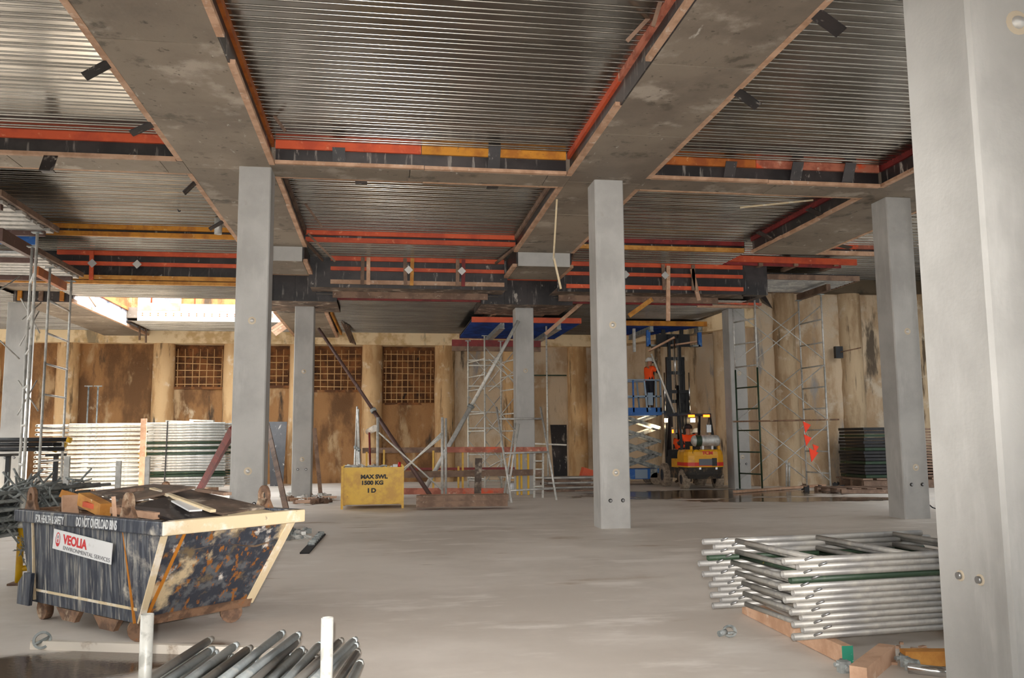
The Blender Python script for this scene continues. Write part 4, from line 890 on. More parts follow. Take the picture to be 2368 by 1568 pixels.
# middle tower and blue table
mt_ = tower('silver scaffold tower under the blue table beside the column', [xy(aY(1122, 1145, 24.3)), xy(aY(1083, 1140, 25.6)), xy(aY(1200, 1145, 24.3)), xy(aY(1160, 1140, 25.6))], 4.4, (.35, .6, 1.1, 1.7, 2.2, 2.9, 3.3, 3.75), 'galv_white')
for a, b in (((1083, 833), (1161, 833)), ((1083, 893), (1161, 893)), ((1083, 952), (1161, 954)), ((1083, 1051), (1161, 1051)), ((1083, 1110), (1161, 1112)), ((1083, 845), (1161, 845)), ((1083, 990), (1161, 990))):
    MB().tube(aY(*a, 25.6), aY(*b, 25.6), .024, 6).build('rung', 'galv_white', mt_)
t2 = root('ladder_scaffold', 'single slim scaffold leg on the outer side of the blue table column', 'scaffold', (aY(1268, 1140, 24.6).x, 24.6, 0))
p = aY(1268, 1140, 24.6); MB().tube((p.x, 24.6, .02), (p.x, 24.6, 4.75), .026, 8).build('standard', 'galv_white', t2)
MB().tube(aY(1190, 868, 24.6), aY(1310, 868, 24.6), .02, 6).build('ledger', 'green_paint', t2)
for a, b in (((1130, 815), (1205, 880)), ((1130, 905), (1205, 845)), ((1130, 980), (1205, 1040)), ((1130, 1080), (1205, 1040)), ((1130, 830), (1205, 895))):
    MB().tube(aY(*a, 24.2), aY(*b, 24.2), .014, 6).build('brace', 'galv_white', mt_)
for i, (a, b, mt2, z) in enumerate((((1045, 793), (1250, 796), 'paint_red', .2), ((1045, 806), (1250, 808), 'timber_grey', .14))):
    MB().bar(aY(*a, 25.9), aY(*b, 25.9), .08, z).build('bearer_beam', mt2, label=('dark red bearer beam across the head of the silver tower', 'worn grey timber beam under the red bearer on the silver tower')[i], cat='formwork beam')
def blue_table(label, x0, x1, y0, y1, z, beam, splitx=None):
    t = root('formwork_table', label, 'formwork table', ((x0+x1)/2, (y0+y1)/2, z))
    deck(t, x0, x1, y0, y1, z, 'deck_blue', .22, 'ribbed_sheet', 3, .05)
    m = MB(); m.rng(x0, x1, y0, y1, z+.03, z+.06); m.build('ply_top', 'ply_black', t)
    m = MB(); m.rng(x0, x1, y0-.09, y0, z-.05, z+.10); m.build('front_beam', beam, t)
    m = MB(); m.rng(x0, x1, y1, y1+.08, z-.05, z+.1); m.build('back_beam', 'paint_red', t)
    for f in (.28, .80):
        x = x0+(x1-x0)*f; m = MB(); m.rng(x-.06, x+.06, y0+.05, y1, z-.2, z-.05); m.build('channel', 'steel_grey', t)
        m = MB(); m.rng(x-.08, x+.08, y0+.05, y1, z-.22, z-.2); m.build('flange', 'galv_dusty', t)
    return t
blue_table('blue ribbed formwork table with orange front beam on the silver tower', 2.5, 5.72, 24.4, 28.3, 4.86, 'paint_orange')
# left silver tower and unfinished forms above
lt = tower('silver scaffold tower under unfinished forms beside the sunlit column', [xy(aY(95, 1000, 17.9)), xy(aY(147, 1000, 19.4)), xy(aY(50, 1000, 16.0)), xy(aY(60, 1000, 14.9))], 4.9, (.5, 1.1, 1.75, 2.4, 3.0, 3.6, 4.25), 'galv', braces=False)
for a, b in (((150/3+0, 740), (95, 700)), ((48, 690), (92, 770)), ((45, 800), (90, 720)), ((42, 880), (88, 950)), ((40, 960), (85, 880)), ((-30, 690), (45, 640)), ((-30, 760), (45, 830))):
    MB().tube(aY(*a, 16.8), aY(*b, 17.4), .014, 6).build('brace', 'galv', lt)
for i, (a, b, z, mt2) in enumerate((((0, 515, 15.2), (78, 562, 17.6), .22, 'prop_brown'), ((84, 602, 17.6), (150, 642, 19.9), .17, 'paint_rust'))):
    MB().bar(aY(*a)-V3((0, 0, .2)), aY(*b)-V3((0, 0, .2)), .1, z).build('bearer_beam', mt2, label=('dark brown bearer beam above the silver tower', 'rusty orange bearer beam on the head of the silver tower')[i], cat='formwork beam')
for i, (y0, y1, z) in enumerate(((15.0, 17.6, 5.5), (17.9, 20.6, 5.17))):
    t = root('formwork_table', ('ribbed steel form table nearer the cross beam above the silver tower', 'ribbed steel form table farther back above the silver tower')[i], 'formwork table', (-8, (y0+y1)/2, z))
    xr = -6.35 if i == 0 else -6.85
    k = int((y1-y0)/.3)
    for j in range(k):
        y = y0+(y1-y0)*j/k; m = MB(); m.rng(-9.8, xr-rnd(0, .08), y, y+.2, z, z+.06); m.build('ribbed_sheet', 'galv', t)
    m = MB(); m.rng(-9.8, xr, y0, y1, z+.07, z+.09); m.build('ply_top', 'ply_brown', t)
    MB().bar((xr+.02, y0, z+.1), (xr+.02, y1, z+.1), .05, .1).build('edge_timber', 'timber_grey', t)
    for y in (y0+.4, y1-.3): MB().bar((-9.8, y, z-.05), (xr-.1, y, z-.05), .08, .1).build('cross_beam', 'prop_brown', t)
    if i == 0: m = MB(); m.rng(-9.6, -6.7, y1, y1+.05, z-.2, z+.02); m.build('end_panel', 'lift_blue', t)
# ------------------------------------------------------------------ yellow crate
c0, c1 = aY(791, 1150, 18.95), aY(931, 1150, 18.95)
yc = root('site_crate', 'yellow steel crate stencilled with its safe load and heaped with fittings', 'crate', ((c0.x+c1.x)/2, 19.45, 0))
xa, xb, ya, yb, za, zb = c0.x, c1.x, 18.95, 19.95, .09, .88
for nm, bx in (('front_panel', (xa, xb, ya, ya+.02)), ('back_panel', (xa, xb, yb-.02, yb)), ('side_panel', (xa, xa+.02, ya, yb)), ('side_panel', (xb-.02, xb, ya, yb))):
    m = MB(); m.rng(*bx, za, zb); m.build(nm, 'yellow_steel', yc)
m = MB(); m.rng(xa, xb, ya, yb, za, za+.02); m.build('base', 'yellow_steel', yc)
for x in (xa, xb):
    for y in (ya, yb): m = MB(); m.rng(x-.025, x+.025, y-.025, y+.025, 0, zb+.03); m.build('corner_post', 'yellow_steel', yc)
for tx, u, v, sz in (('MAX SWL', 834, 1107, .115), ('1500 KG', 835, 1121, .115), ('I D', 850, 1139, .125)):
    p = aY(u, v, ya-.004); text('stencil_lettering', tx, sz, 'print_black', yc, frame(p, (1, 0, 0), (0, -1, 0)), bold=.007, sx=1.12)
for k in range(40):
    p = V3((rnd(xa+.1, xb-.1), rnd(ya+.1, yb-.1), zb-.03+rnd(0, .05))); a = rnd(0, 3)
    MB().tube(p, p+V3((cos(a)*rnd(.1, .3), sin(a)*.2, rnd(-.02, .03))), .018, 5).build('scaffold_fitting', 'galv' if k % 3 else 'galv_white', label='loose steel fitting heaped in the yellow crate', cat='fitting', group='fittings in the yellow crate')
m = MB(); m.rng(xa+.05, xb-.05, ya+.05, yb-.05, za+.3, zb-.05); m.build('fittings_heap', 'steel_grey', label='grey mass of steel fittings filling the yellow crate', cat='fittings', kind='stuff')
p = aY(923, 1074, 19.1); MB().tube(p-V3((0, 0, .1)), p+V3((.01, 0, .05)), .033, 10).build('drink_can', 'can_red', label='red drink can on top of the yellow crate', cat='can')
p = aY(914, 1079, 19.1); MB().box(p, (.1, .08, .1)).build('paper_cup', 'print_white', label='white wrapper beside the red can on the crate', cat='cup')
# ------------------------------------------------------------------ clamps and rubbish on the floor
k = 0
def clamp(p, s, label, group, mt='galv'):
    mb = MB(); a = rnd(0, 6); d = V3((cos(a), sin(a), 0)); e = V3((-d.y, d.x, 0))
    mb.tube(p+V3((0, 0, .03)), p+d*.18*s+V3((0, 0, .035)), .025*s, 6); mb.box(p+V3((0, 0, .04*s)), (.1*s, .08*s, .08*s), Matrix.Rotation(a, 3, 'Z')); mb.tube(p+e*.09*s+V3((0, 0, .03)), p-e*.05*s+V3((0, 0, .09*s)), .014*s, 5)
    mb.build('scaffold_clamp', mt, label=label, cat='clamp', group=group)
for i in range(20): clamp(fl(rnd(640, 715), rnd(1232, 1250)), rnd(.6, 1.1), 'steel scaffold clamp in the scatter beside the skip corner', 'clamps scattered by the skip', 'galv' if i % 2 else 'steel_grey')
for i in range(26): clamp(fl(rnd(670, 775), rnd(1146, 1166)), rnd(.9, 1.6), 'steel fitting in the rubbish heap between the column and yellow crate', 'fittings heaped by the column', 'galv' if i % 3 else 'timber_grey')
p0, p1 = fl(704, 1281), fl(744, 1237); d = (p1-p0).normalized(); e = V3((-d.y, d.x, 0))
sl_ = root('coupler_tray', 'dark tray holding a row of ring couplers on the floor', 'tray', p0)
MB().bar(p0+V3((0, 0, .01)), p1+V3((0, 0, .01)), .12, .02).build('tray', 'hole', sl_)
for i in range(7):
    p = p0.lerp(p1, .35+.1*i); MB().pipe(p+V3((0, 0, .02)), p+V3((0, 0, .06)), .05, 10).build('ring', 'steel_grey', sl_)
for i, (u, v) in enumerate(((690, 1155), (730, 1152), (760, 1150), (700, 1160))):
    p = fl(u, v, .08); MB().box(p, (rnd(.3, .5), .2, .02), Matrix.Rotation(rnd(-.4, .4), 3, 'X')).build('timber_offcut', 'timber', label='pale board scrap in the rubbish heap by the yellow crate', cat='timber', group='board scraps by the yellow crate')
# leaning planks and sheets near the middle columns
stick(aY(618, 980, 21.5), fl(672, 1225), .10, .04, 'timber_grey', 'long grey plank leaning past the column behind the skip', name='plank', up=(0, 1, 0))
stick(aY(727, 990, 23.0), fl(742, 1150), .10, .04, 'timber_grey', 'grey plank leaning on the column under the black ply box', name='plank', up=(0, 1, 0))
board('ply_sheet', [V3((aY(625, 1112, 29.2).x, 29.2, 0)), V3((aY(655, 1112, 29.2).x, 29.2, 0)), aY(664, 976, 29.9), aY(622, 976, 29.9)], .03, 'ply_black', 'worn black ply sheet leaning on the pile wall behind the column', 'plywood')
stick(aY(541, 990, 17.0), fl(452, 1150), .13, .13, 'paint_red', 'chunky red painted timber leaning against the column behind the skip', name='timber_prop', up=(0, 1, 0))
# raking props
def prop(a, b, r, mt, label, mt2=None):
    o = root('raking_prop', label, 'prop', b); m_ = Vector(a).lerp(Vector(b), .5)
    MB().tube(a, m_, r*.8, 8).build('inner_tube', mt2 or mt, o); MB().tube(m_, b, r, 8).build('outer_tube', mt, o)
    MB().box(Vector(b)+V3((0, 0, .01)), (.18, .14, .02)).build('foot_plate', 'steel_grey', o); MB().disc(m_, Vector(b)-Vector(a), r*1.5, .08, 10).build('collar', 'steel_grey', o); return o
b_ = fl(1003, 1158); prop(aY(737, 760, 23.1), b_, .055, 'prop_brown', 'long dark brown raking prop from the column to the barrier')
b_ = fl(972, 1150); prop(aY(1199, 742, 22.8), b_, .06, 'galv', 'long silver raking prop leaning on the column through the blue table', 'galv_white')
for i, (u, ut) in enumerate(((818, 826), (825, 829), (833, 828))):
    prop(aY(ut, 940+i*6, 27.0), fl(u, 1128), .035, 'galv', 'slim silver prop in the trio standing against the pile wall')['group'] = 'trio of slim props'
pst = MB(); pst.tube(aY(868, 990, 29.3), aY(852, 998, 30.3), .11, 12); pst.build('pipe_stub', 'pvc', label='white pipe stub sticking out of the pile wall', cat='pipe')
for i, u in enumerate((205, 227)): 
    p = aY(u, 893, 29.2); o = root('tee_post', 'thin grey tee-headed post against the dark wall behind the sunlit stack', 'post', (p.x, p.y, 0), group='tee posts by the dark wall')
    MB().tube((p.x, p.y, 0), p, .025, 6).build('post', 'steel_grey', o); MB().bar(p+V3((-.12, 0, 0)), p+V3((.12, 0, 0)), .05, .03).build('head', 'steel_grey', o)
MB().path([fl(1288, 460, 5.84), aY(1280, 600, 15.6)], .018, 6).build('hanging_strip', 'skip_cream', label='long pale strip hanging from the beam over the blue table', cat='strip')
MB().bar(aY(1281, 597, 15.6), aY(1297, 668, 15.6), .035, .03, up=(0, 1, 0)).build('hanging_strip', 'skip_cream', label='snapped lower end of the pale hanging strip', cat='strip')
for i, (a, b, Y) in enumerate((((608, 232), (660, 304), 12.6), ((1450, 95), (1530, 10), 9.0), ((1510, 60), (1528, 0), 8.6), ((1345, 285), (1385, 225), 12.8), ((712, 540), (775, 605), 19.3), ((690, 450), (745, 525), 17.4))):
    lb_ = ('thin stick hanging off the rusty rail over the left middle bay', 'weathered stick off the salmon rail near the front beam', 'short orange-edged stick beside the weathered stick', 'grey stick on the orange rail by the free-standing column beam', 'long thin batten hanging at the dropped beam end', 'thin batten along the far side of the beam behind the skip column')[i]
    MB().bar(aY(*a, Y), aY(*b, Y), .045, .02, up=(0, 1, 0)).build('loose_batten', 'timber_grey', label=lb_, cat='timber')
# ------------------------------------------------------------------ barrier, braced frames, planks in the middle
ba = root('timber_barrier', 'brown plank barrier on yellow posts between the crate and the silver tower', 'barrier', aY(1050, 1140, 22.6))
for a, b, mt2, h, Y in (((838, 1042), (1050, 1040), 'timber_grey', .14, 22.9), ((1030, 1040), (1265, 1040), 'paint_salmon', .14, 22.3), ((935, 1098), (1255, 1092), 'timber_grey', .16, 22.4), ((935, 1085), (1190, 1083), 'paint_red', .06, 22.8), ((930, 1136), (1165, 1136), 'paint_salmon', .16, 22.3)):
    MB().bar(aY(*a, Y), aY(*b, Y), .045, h).build('plank', mt2, ba)
for i, (u, v0) in enumerate(((848, 1045), (888, 1040), (1002, 1042), (1060, 1078), (1070, 1045), (1196, 1045), (1205, 1045), (1221, 1045))):
    p = aY(u, v0, 22.6); MB().bar((p.x, p.y, 0), p, .05, .05).build('post', 'yellow_steel', ba)
MB().tube(aY(854, 1000, 22.5), aY(856, 1075, 22.5), .03, 6).build('post', 'paint_red', ba)
def braced(label, u1, u2, v0, v1, Y, diag):
    o = root('braced_frame', label, 'scaffold', aY((u1+u2)/2, v1, Y))
    for u in (u1, u2):
        p = aY(u, v0, Y); MB().tube((p.x, p.y, .02), p, .034, 8).build('standard', 'galv', o)
        p2 = aY(u+8, v0+2, Y+.15)
        if u == u2: MB().tube((p2.x, p2.y, .02), p2, .03, 8).build('standard', 'galv', o)
    for a, b in diag: MB().tube(aY(*a, Y-.05), aY(*b, Y-.05), .022, 6).build('brace', 'galv_white', o)
    return o
braced('silver cross-braced frame standing behind the yellow crate', 874, 1023, 965, 1165, 20.6, (((876, 1000), (1022, 1133)), ((932, 1090), (1024, 998)), ((935, 1082), (1022, 1010)), ((984, 1040), (1022, 1005))))
p0, p1 = fl(965, 1166, .12), fl(1168, 1163, .12)
for i in range(4):
    dz = .122*(i//2); dy = .22*(i % 2)
    MB().bar(p0+V3((rnd(-.08, .08), dy, dz)), p1+V3((rnd(-.05, .1), dy, dz)), .2, .12).build('timber_plank', ('timber_grey', 'paint_salmon', 'timber_grey', 'timber')[i], label='weathered plank in the low stack in front of the barrier', cat='timber', group='planks stacked before the barrier')
for i, u in enumerate((992, 1133)):
    p = fl(u, 1170); MB().bar(p+V3((0, -.1, .03)), p+V3((0, .5, .03)), .09, .06).build('timber_bearer', 'timber', label=('square bearer under the plank stack nearer the crate', 'round-ended bearer under the plank stack nearer the tilted frames')[i], cat='timber')
stick(aY(1107, 1060, 19.6), fl(1104, 1165), .16, .03, 'ply_brown', 'dark upright board leaning on the barrier', name='board', up=(0, 1, 0))
def aframe(label, tl_, tr__, bl_, br_, Yt, rungs):
    P0, P1 = fl(*bl_), fl(*br_); T0, T1 = aY(*tl_, Yt), aY(*tr__, Yt+(P1.y-P0.y))
    o = root('ladder_scaffold', label, 'scaffold frame', P0.lerp(P1, .5))
    MB().tube(P0, T0, .027, 8).build('leg', 'galv', o); MB().tube(P1, T1, .027, 8).build('leg', 'galv', o)
    for f in rungs: MB().tube(P0.lerp(T0, f), P1.lerp(T1, f), .024, 8).build('rung', 'galv', o)
aframe('wide silver frame tilted back before the barrier end', (1148, 942), (1250, 942), (1183, 1163), (1287, 1157), 21.3, (.12, .5, .87))
aframe('narrow silver frame tilted the other way inside the wide one', (1192, 978), (1200, 980), (1165, 1150), (1172, 1154), 22.0, (.3, .6, .9))
la = root('short_ladder', 'short aluminium ladder standing at the column foot', 'ladder', fl(1247, 1152))
for u in (1236, 1256): p = aY(u, 1048, 21.9); q = fl(u-1, 1152); MB().bar(q, p, .05, .03, up=(0, 1, 0)).build('stile', 'galv_white', la)
for v in (1066, 1085, 1105, 1125): MB().tube(aY(1236, v, 21.4), aY(1256, v, 21.4), .02, 6).build('rung', 'galv_white', la)
board('ply_sheet', [V3((aY(1282, 1112, 29.2).x, 29.2, 0)), V3((aY(1312, 1112, 29.2).x, 29.2, 0)), aY(1310, 983, 29.8), aY(1272, 983, 29.8)], .03, 'ply_black', 'black ply sheet leaning on the wall beside the slim scaffold leg', 'plywood')
MB().bar(aY(1232, 1026, 29.3), aY(1310, 1029, 29.3), .06, .05).build('rail_tube', 'galv_white', label='white rail across the leaning black ply sheet', cat='rail')
bp_ = fl(1262, 1138)
for i in range(9):
    p = V3((bp_.x+rnd(-.05, .05), bp_.y+.25+rnd(-.06, .06), .025+i*.045)); q = p+V3((rnd(1.7, 2.1), rnd(-.12, .12), 0))
    MB().bar(p, q, rnd(.45, .7), .043).build('timber_plank', ('timber_grey', 'ply_brown', 'galv_dusty')[i % 3], label='flat board in the untidy low pile by the free-standing column', cat='timber', group='boards in the low pile')
p = fl(1360, 1130); pj_ = root('pallet_jack', 'orange pallet jack body peeping past the free-standing column', 'pallet jack', p)
MB().box(p+V3((.1, .3, .35)), (.5, .3, .4), Matrix.Rotation(.3, 3, 'Y')).build('pump_body', 'paint_orange', pj_); MB().disc(p+V3((-.1, .3, .1)), (0, 1, 0), .1, .08, 12).build('wheel', 'rubber', pj_); MB().bar(p+V3((0, .3, .12)), p+V3((.9, .3, .12)), .16, .06).build('fork', 'paint_orange', pj_)
MB().tube(fl(1186, 1135, .0), fl(1186, 1135)+V3((0, 0, .22)), .1, 12).build('bucket', 'print_white', label='small white bucket on the floor behind the plank stack', cat='bucket')
# ------------------------------------------------------------------ right side: sheets on pallet, jack stand, hose
p0 = aY(1955, 1116, 23.7); p1 = aY(2045, 1116, 23.7)
for k in range(15):
    m = MB(); z = .30+k*.095; x = p0.x+rnd(-.03, .03); m.rng(x, x+1.35, 22.6, 23.95, z, z+.075); m.build('ribbed_sheet_pack', 'steel_dark' if k % 4 else 'green_paint', label='dark ribbed panel in the stack against the pale wall', cat='panel', group='panels stacked by the pale wall')
for k in range(17):
    m = MB(); z = .30+k*.083; x = p0.x+1.42+rnd(-.03, .03); m.rng(x, x+1.2, 22.7, 23.95, z, z+.05); m.build('timber_board', 'timber_grey', label='light board in the stack next to the dark panels', cat='timber', group='light boards by the dark panels')
pl = root('pallet', 'low wooden pallet under the dark panel stack', 'pallet', (p0.x+1.2, 23.2, 0))
for y in (22.6, 23.2, 23.8): MB().bar((p0.x-.1, y, .12), (p0.x+2.7, y, .12), .12, .22).build('runner', 'timber_grey', pl)
for k in range(7): x = p0.x+k*.42; MB().bar((x, 22.5, .265), (x, 23.95, .265), .3, .045).build('board', 'timber_grey', pl)
pl2 = root('pallet', 'flat grey pallet lying on the floor towards the blue jack stand', 'pallet', fl(1990, 1143))
q0 = fl(1945, 1142); 
for dy in (0, .5, 1.0): MB().bar(q0+V3((0, dy, .06)), q0+V3((1.9, dy-.4, .06)), .1, .1).build('runner', 'timber_grey', pl2)
for k in range(6): MB().bar(q0+V3((k*.37, -.05-k*.075, .13)), q0+V3((k*.37, 1.05-k*.075, .13)), .26, .03).build('board', 'timber_grey', pl2)
stick(fl(1700, 1137, .04), V3((aY(1905, 1110, 23.9).x, 23.9, .04)), .14, .06, 'timber', 'long orange-brown timber on the floor along the tall tower', name='timber_plank')
for i in range(12): clamp(fl(rnd(1850, 1945), rnd(1118, 1136)), rnd(.7, 1.5), 'scrap lump in the litter at the tall tower foot', 'litter at the tower foot', 'timber_grey' if i % 2 else 'steel_dark')
for i, (u, v0) in enumerate(((1819, 1065), (1825, 1070))): MB().tube(fl(u, 1126), aY(u, v0, 23.9), .03, 6).build('prop_tube', 'galv', label='short silver tube standing in the tall tower base', cat='prop', group='tubes in the tower base')
p = fl(2088, 1186); js = root('jack_stand', 'small blue jack stand at the column foot with a cable', 'jack', p)
for dx, dy in ((-.1, -.08), (.1, -.08), (0, .12)): MB().tube(p+V3((dx, dy, 0)), p+V3((0, 0, .34)), .014, 6).build('leg', 'blue_jack', js)
MB().tube(p+V3((0, 0, .1)), p+V3((-.02, 0, .68)), .02, 8).build('stem', 'blue_jack', js); MB().bar(p+V3((-.11, 0, .68)), p+V3((.07, 0, .70)), .05, .03).build('handle', 'blue_jack', js); MB().box(p+V3((0, 0, .3)), (.12, .1, .06)).build('bracket', 'blue_jack', js)
MB().path([p+V3((.05, .0, .42)), p+V3((.18, -.05, .40)), p+V3((.34, -.1, .28)), p+V3((.52, -.15, .1)), p+V3((.75, -.2, .02))], .012, 6).build('cable', 'hose', label='black cable running from the blue jack stand', cat='cable')
# ------------------------------------------------------------------ forklift (local: +y forward, origin under the rear axle)
FO = V3((9.1, 24.0, 0)); FR = -.02
fk = root('forklift', 'yellow forklift with tall black mast seen from behind', 'forklift', FO, FR)
def P(m_, name, mt, parent=None, **k): return m_.build(name, mt, parent or fk, local=True, **k)
hw = .58
def cwprof(s=1):    # counterweight outline in plan, rounded back
    return [(-hw*s, .35), (-hw*s, -.25), (-hw*.9*s, -.42), (-hw*.6*s, -.5), (hw*.6*s, -.5), (hw*.9*s, -.42), (hw*s, -.25), (hw*s, .35)]
def loft(mb, rings):
    n = len(rings[0]); vs = [v for r in rings for v in r]; fs = [tuple(range(n))[::-1], tuple(range((len(rings)-1)*n, len(rings)*n))]
    for k in range(len(rings)-1): fs += [(k*n+i, k*n+(i+1) % n, (k+1)*n+(i+1) % n, (k+1)*n+i) for i in range(n)]
    return mb.add(vs, fs)
cwt = P(loft(MB(), [[V3((x*s, y*(s if y < 0 else 1), z)) for x, y in cwprof()] for z, s in ((.62, 1.0), (.95, 1.0), (1.06, .97), (1.12, .90))]), 'counterweight', 'fork_yellow', bevel=.015)
P(loft(MB(), [[V3((x*s, y*(s if y < 0 else 1), z)) for x, y in cwprof()] for z, s in ((.66, 1.006), (.76, 1.006))]), 'stripe', 'fork_red', cwt)
P(loft(MB(), [[V3((x*s, y*s, z)) for x, y in cwprof()] for z, s in ((.30, .86), (.42, .95), (.62, .98))]), 'lower_body', 'mud_black')
P(MB().rng(-.22, .30, -.515, -.40, .68, .86), 'radiator_grille', 'fork_grey'); P(MB().rng(.16, .30, -.52, -.42, .66, .88), 'grille_edge', 'steel_dark')
P(MB().rng(-.5, .5, .35, 1.7, .28, .62), 'chassis', 'mud_black'); P(MB().rng(-hw, hw, .3, .9, .6, .85), 'side_cover', 'fork_yellow'); P(MB().rng(-.5, .5, 1.3, 1.7, .6, 1.1), 'dash', 'steel_dark')
P(MB().rng(-.25, .25, .62, 1.05, .85, 1.0), 'seat', 'rubber'); P(MB().rng(-.23, .23, .55, .65, .95, 1.35), 'seat_back', 'rubber')
for x, y, r, wd in ((-.5, 0, .27, .2), (.5, 0, .27, .2), (-.54, 1.62, .34, .24), (.54, 1.62, .34, .24)):
    mb = MB(); M_ = frame((x, y, r), (0, 1, 0), (1, 0, 0)); h = wd/2
    mb.rev([(r*.5, -h), (r*.93, -h), (r, -h*.7), (r, h*.7), (r*.93, h), (r*.5, h)], M_, 22)
    for k in range(22):
        a = 2*pi*k/22; c = V3((x, y+cos(a)*r*.985, r+sin(a)*r*.985)); mb.box(c, (wd*.9, .035, .045), Matrix.Rotation(a-pi/2, 3, 'X'))
    wh = P(mb, 'wheel', 'tyre_dusty'); P(MB().disc((x, y, r), (1, 0, 0), r*.55, wd*.9, 16), 'hub', 'steel_dark', wh)
# overhead guard
for x in (-.5, .5):
    P(MB().bar((x, .12, 1.05), (x*.94, .42, 2.12), .07, .06, up=(0, 1, 0)), 'guard_post', 'black_paint'); P(MB().bar((x, 1.55, .9), (x*.94, 1.3, 2.12), .07, .06, up=(0, 1, 0)), 'guard_post', 'black_paint')
    P(MB().bar((x*.94, .36, 2.14), (x*.94, 1.4, 2.14), .07, .06), 'guard_rail', 'black_paint')
for k in range(6): y = .38+k*.19; P(MB().bar((-.5, y, 2.14), (.5, y, 2.14), .05, .05), 'guard_bar', 'black_paint')
for x in (-.12, .34): P(MB().rng(x-.09, x+.09, .28, .34, 2.06, 2.13), 'tail_lamp', 'amber')
P(MB().rng(-.62, -.58, .6, .64, 1.6, 1.7), 'side_lamp', 'amber')
# gas bottle
M_ = frame((.13, -.12, 1.37), (0, 1, 0), (1, 0, 0))
tk = P(MB().rev([(0, -.42), (.09, -.415), (.15, -.37), (.165, -.32), (.165, .32), (.15, .37), (.09, .415), (0, .42)], M_, 20), 'gas_bottle', 'galv')
P(MB().rev([(.167, -.32), (.167, -.16), (.167, -.155)], M_, 20), 'green_band', 'green_paint', tk)
for x in (.02, .30): P(MB().rev([(.171, x-.03-.13), (.171, x+.02-.13)], M_, 20), 'strap', 'plate', tk); P(MB().rng(x-.03, x+.03, -.2, -.04, 1.1, 1.24), 'cradle', 'plate', tk)
for x in (-.36, .46): P(MB().rng(x-.03, x+.03, -.3, -.24, 1.1, 1.22), 'lifting_eye', 'fork_yellow')
pts = [V3((-.28+.11*cos(a), -.47, 1.05+.09*sin(a))) for a in [k*pi/8+.6 for k in range(15)]]; P(MB().path(pts, .008, 5), 'hose', 'hose')
P(MB().path([V3((.44, .4, 2.1)), V3((.36, .2, 2.0)), V3((.3, .15, 1.75))], .012, 5), 'mirror_arm', 'black_paint'); P(MB().box((.33, .13, 1.72), (.14, .03, .22)), 'mirror', 'chrome')
text('brand_lettering', 'TCM', .12, 'print_red', fk, Matrix.Translation((-.12, -.505, .985)) @ Matrix.Rotation(pi/2, 4, 'X'), bold=.006, sx=1.25, local=True)
for x in (-.2, .28): P(MB().rng(x-.03, x+.03, -.52, -.5, .56, .62), 'reflector', 'chrome')
# mast
for x in (-.34, .34): P(MB().rng(x-.05, x+.05, 1.95, 2.1, .1, 2.95), 'outer_rail', 'black_paint')
for x in (-.25, .25): P(MB().rng(x-.045, x+.045, 2.0, 2.12, .6, 4.0), 'middle_rail', 'black_paint')
for x in (-.17, .17): P(MB().rng(x-.04, x+.04, 2.04, 2.15, 1.8, 4.72), 'inner_rail', 'black_paint')
for z in (1.0, 2.2, 2.9): P(MB().rng(-.42, .42, 1.92, 2.0, z-.05, z+.05), 'cross_member', 'black_paint')
for z in (2.6, 3.5, 3.95): P(MB().rng(-.3, .3, 2.0, 2.05, z-.05, z+.05), 'cross_member', 'black_paint')
for x in (-.4, .4): P(MB().tube((x, 1.92, 2.3), (x, 1.92, 3.5), .022, 8), 'lift_cylinder', 'chrome')
P(MB().tube((-.02, 1.98, 3.0), (-.02, 1.98, 4.65), .024, 8), 'lift_cylinder', 'chrome'); P(MB().tube((.03, 1.96, 1.4), (.03, 1.96, 3.1), .05, 8), 'cylinder_body', 'black_paint')
for x in (-.06, .06, .1): P(MB().tube((x, 2.0, 1.6), (x, 2.0, 4.6), .008, 5), 'chain', 'steel_grey')
P(MB().rng(-.55, .55, 2.15, 2.22, 4.35, 4.75), 'carriage', 'steel_dark')
for x in (-.3, .3): P(MB().rng(x-.06, x+.06, 2.2, 3.4, 4.40, 4.45), 'fork', 'steel_dark'); P(MB().rng(x-.06, x+.06, 2.2, 2.26, 4.4, 4.9), 'fork_heel', 'steel_dark')
for x in (-.42, .42): P(MB().box((x, 1.75, 2.0), (.12, .1, .12)), 'work_lamp', 'lamp_lens')
wl = bpy.data.lights.new('work_lamp_light', 'SPOT'); wl.energy = 130; wl.spot_size = radians(95); wl.spot_blend = .7; wl.color = (1, .74, .45); wl.shadow_soft_size = .08
wo = bpy.data.objects.new('work_lamp_light', wl); COL.objects.link(wo); wo.parent = fk; wo.location = (-.45, 2.35, 1.9); wo.rotation_euler = Vector((.5, -.75, .12)).to_track_quat('Z', 'Y').to_euler()
bt_ = blue_table('blue ribbed formwork table with yellow lettered beam held up by the forklift', 7.5, 10.6, 25.9, 28.3, 5.02, 'paint_yellowbeam')
for x in (8.3, 10.0):
    for y in (26.05,):
        MB().rng(x-.06, x+.06, y, y+.1, 4.35, 4.86).build('drop_leg', 'lift_blue', bt_); MB().rng(x-.25 if x > 9 else x, x if x > 9 else x+.25, y, y+.3, 4.35, 4.4).build('shelf', 'steel_grey', bt_)
MB().rng(7.9, 7.98, 26.4, 26.5, 4.2, 4.95).build('drop_leg', 'galv', bt_)
for i, (a, b) in enumerate((((1500, 812), (1560, 780)), ((1545, 800), (1612, 790)))): MB().bar(aY(*a, 26.2), aY(*b, 25.7), .1, .05).build('loose_timber', 'timber', label=('pale timber slung under the raised blue table by the worker', 'pale timber slung under the raised blue table behind the mast')[i], cat='timber')
MB().bar(aY(1455, 730, 21.8), aY(1508, 692, 21.95), .12, .05, up=(0, 1, 0)).build('loose_timber', 'timber_yellow', label='yellow timber brace hanging beside the free-standing column', cat='timber')
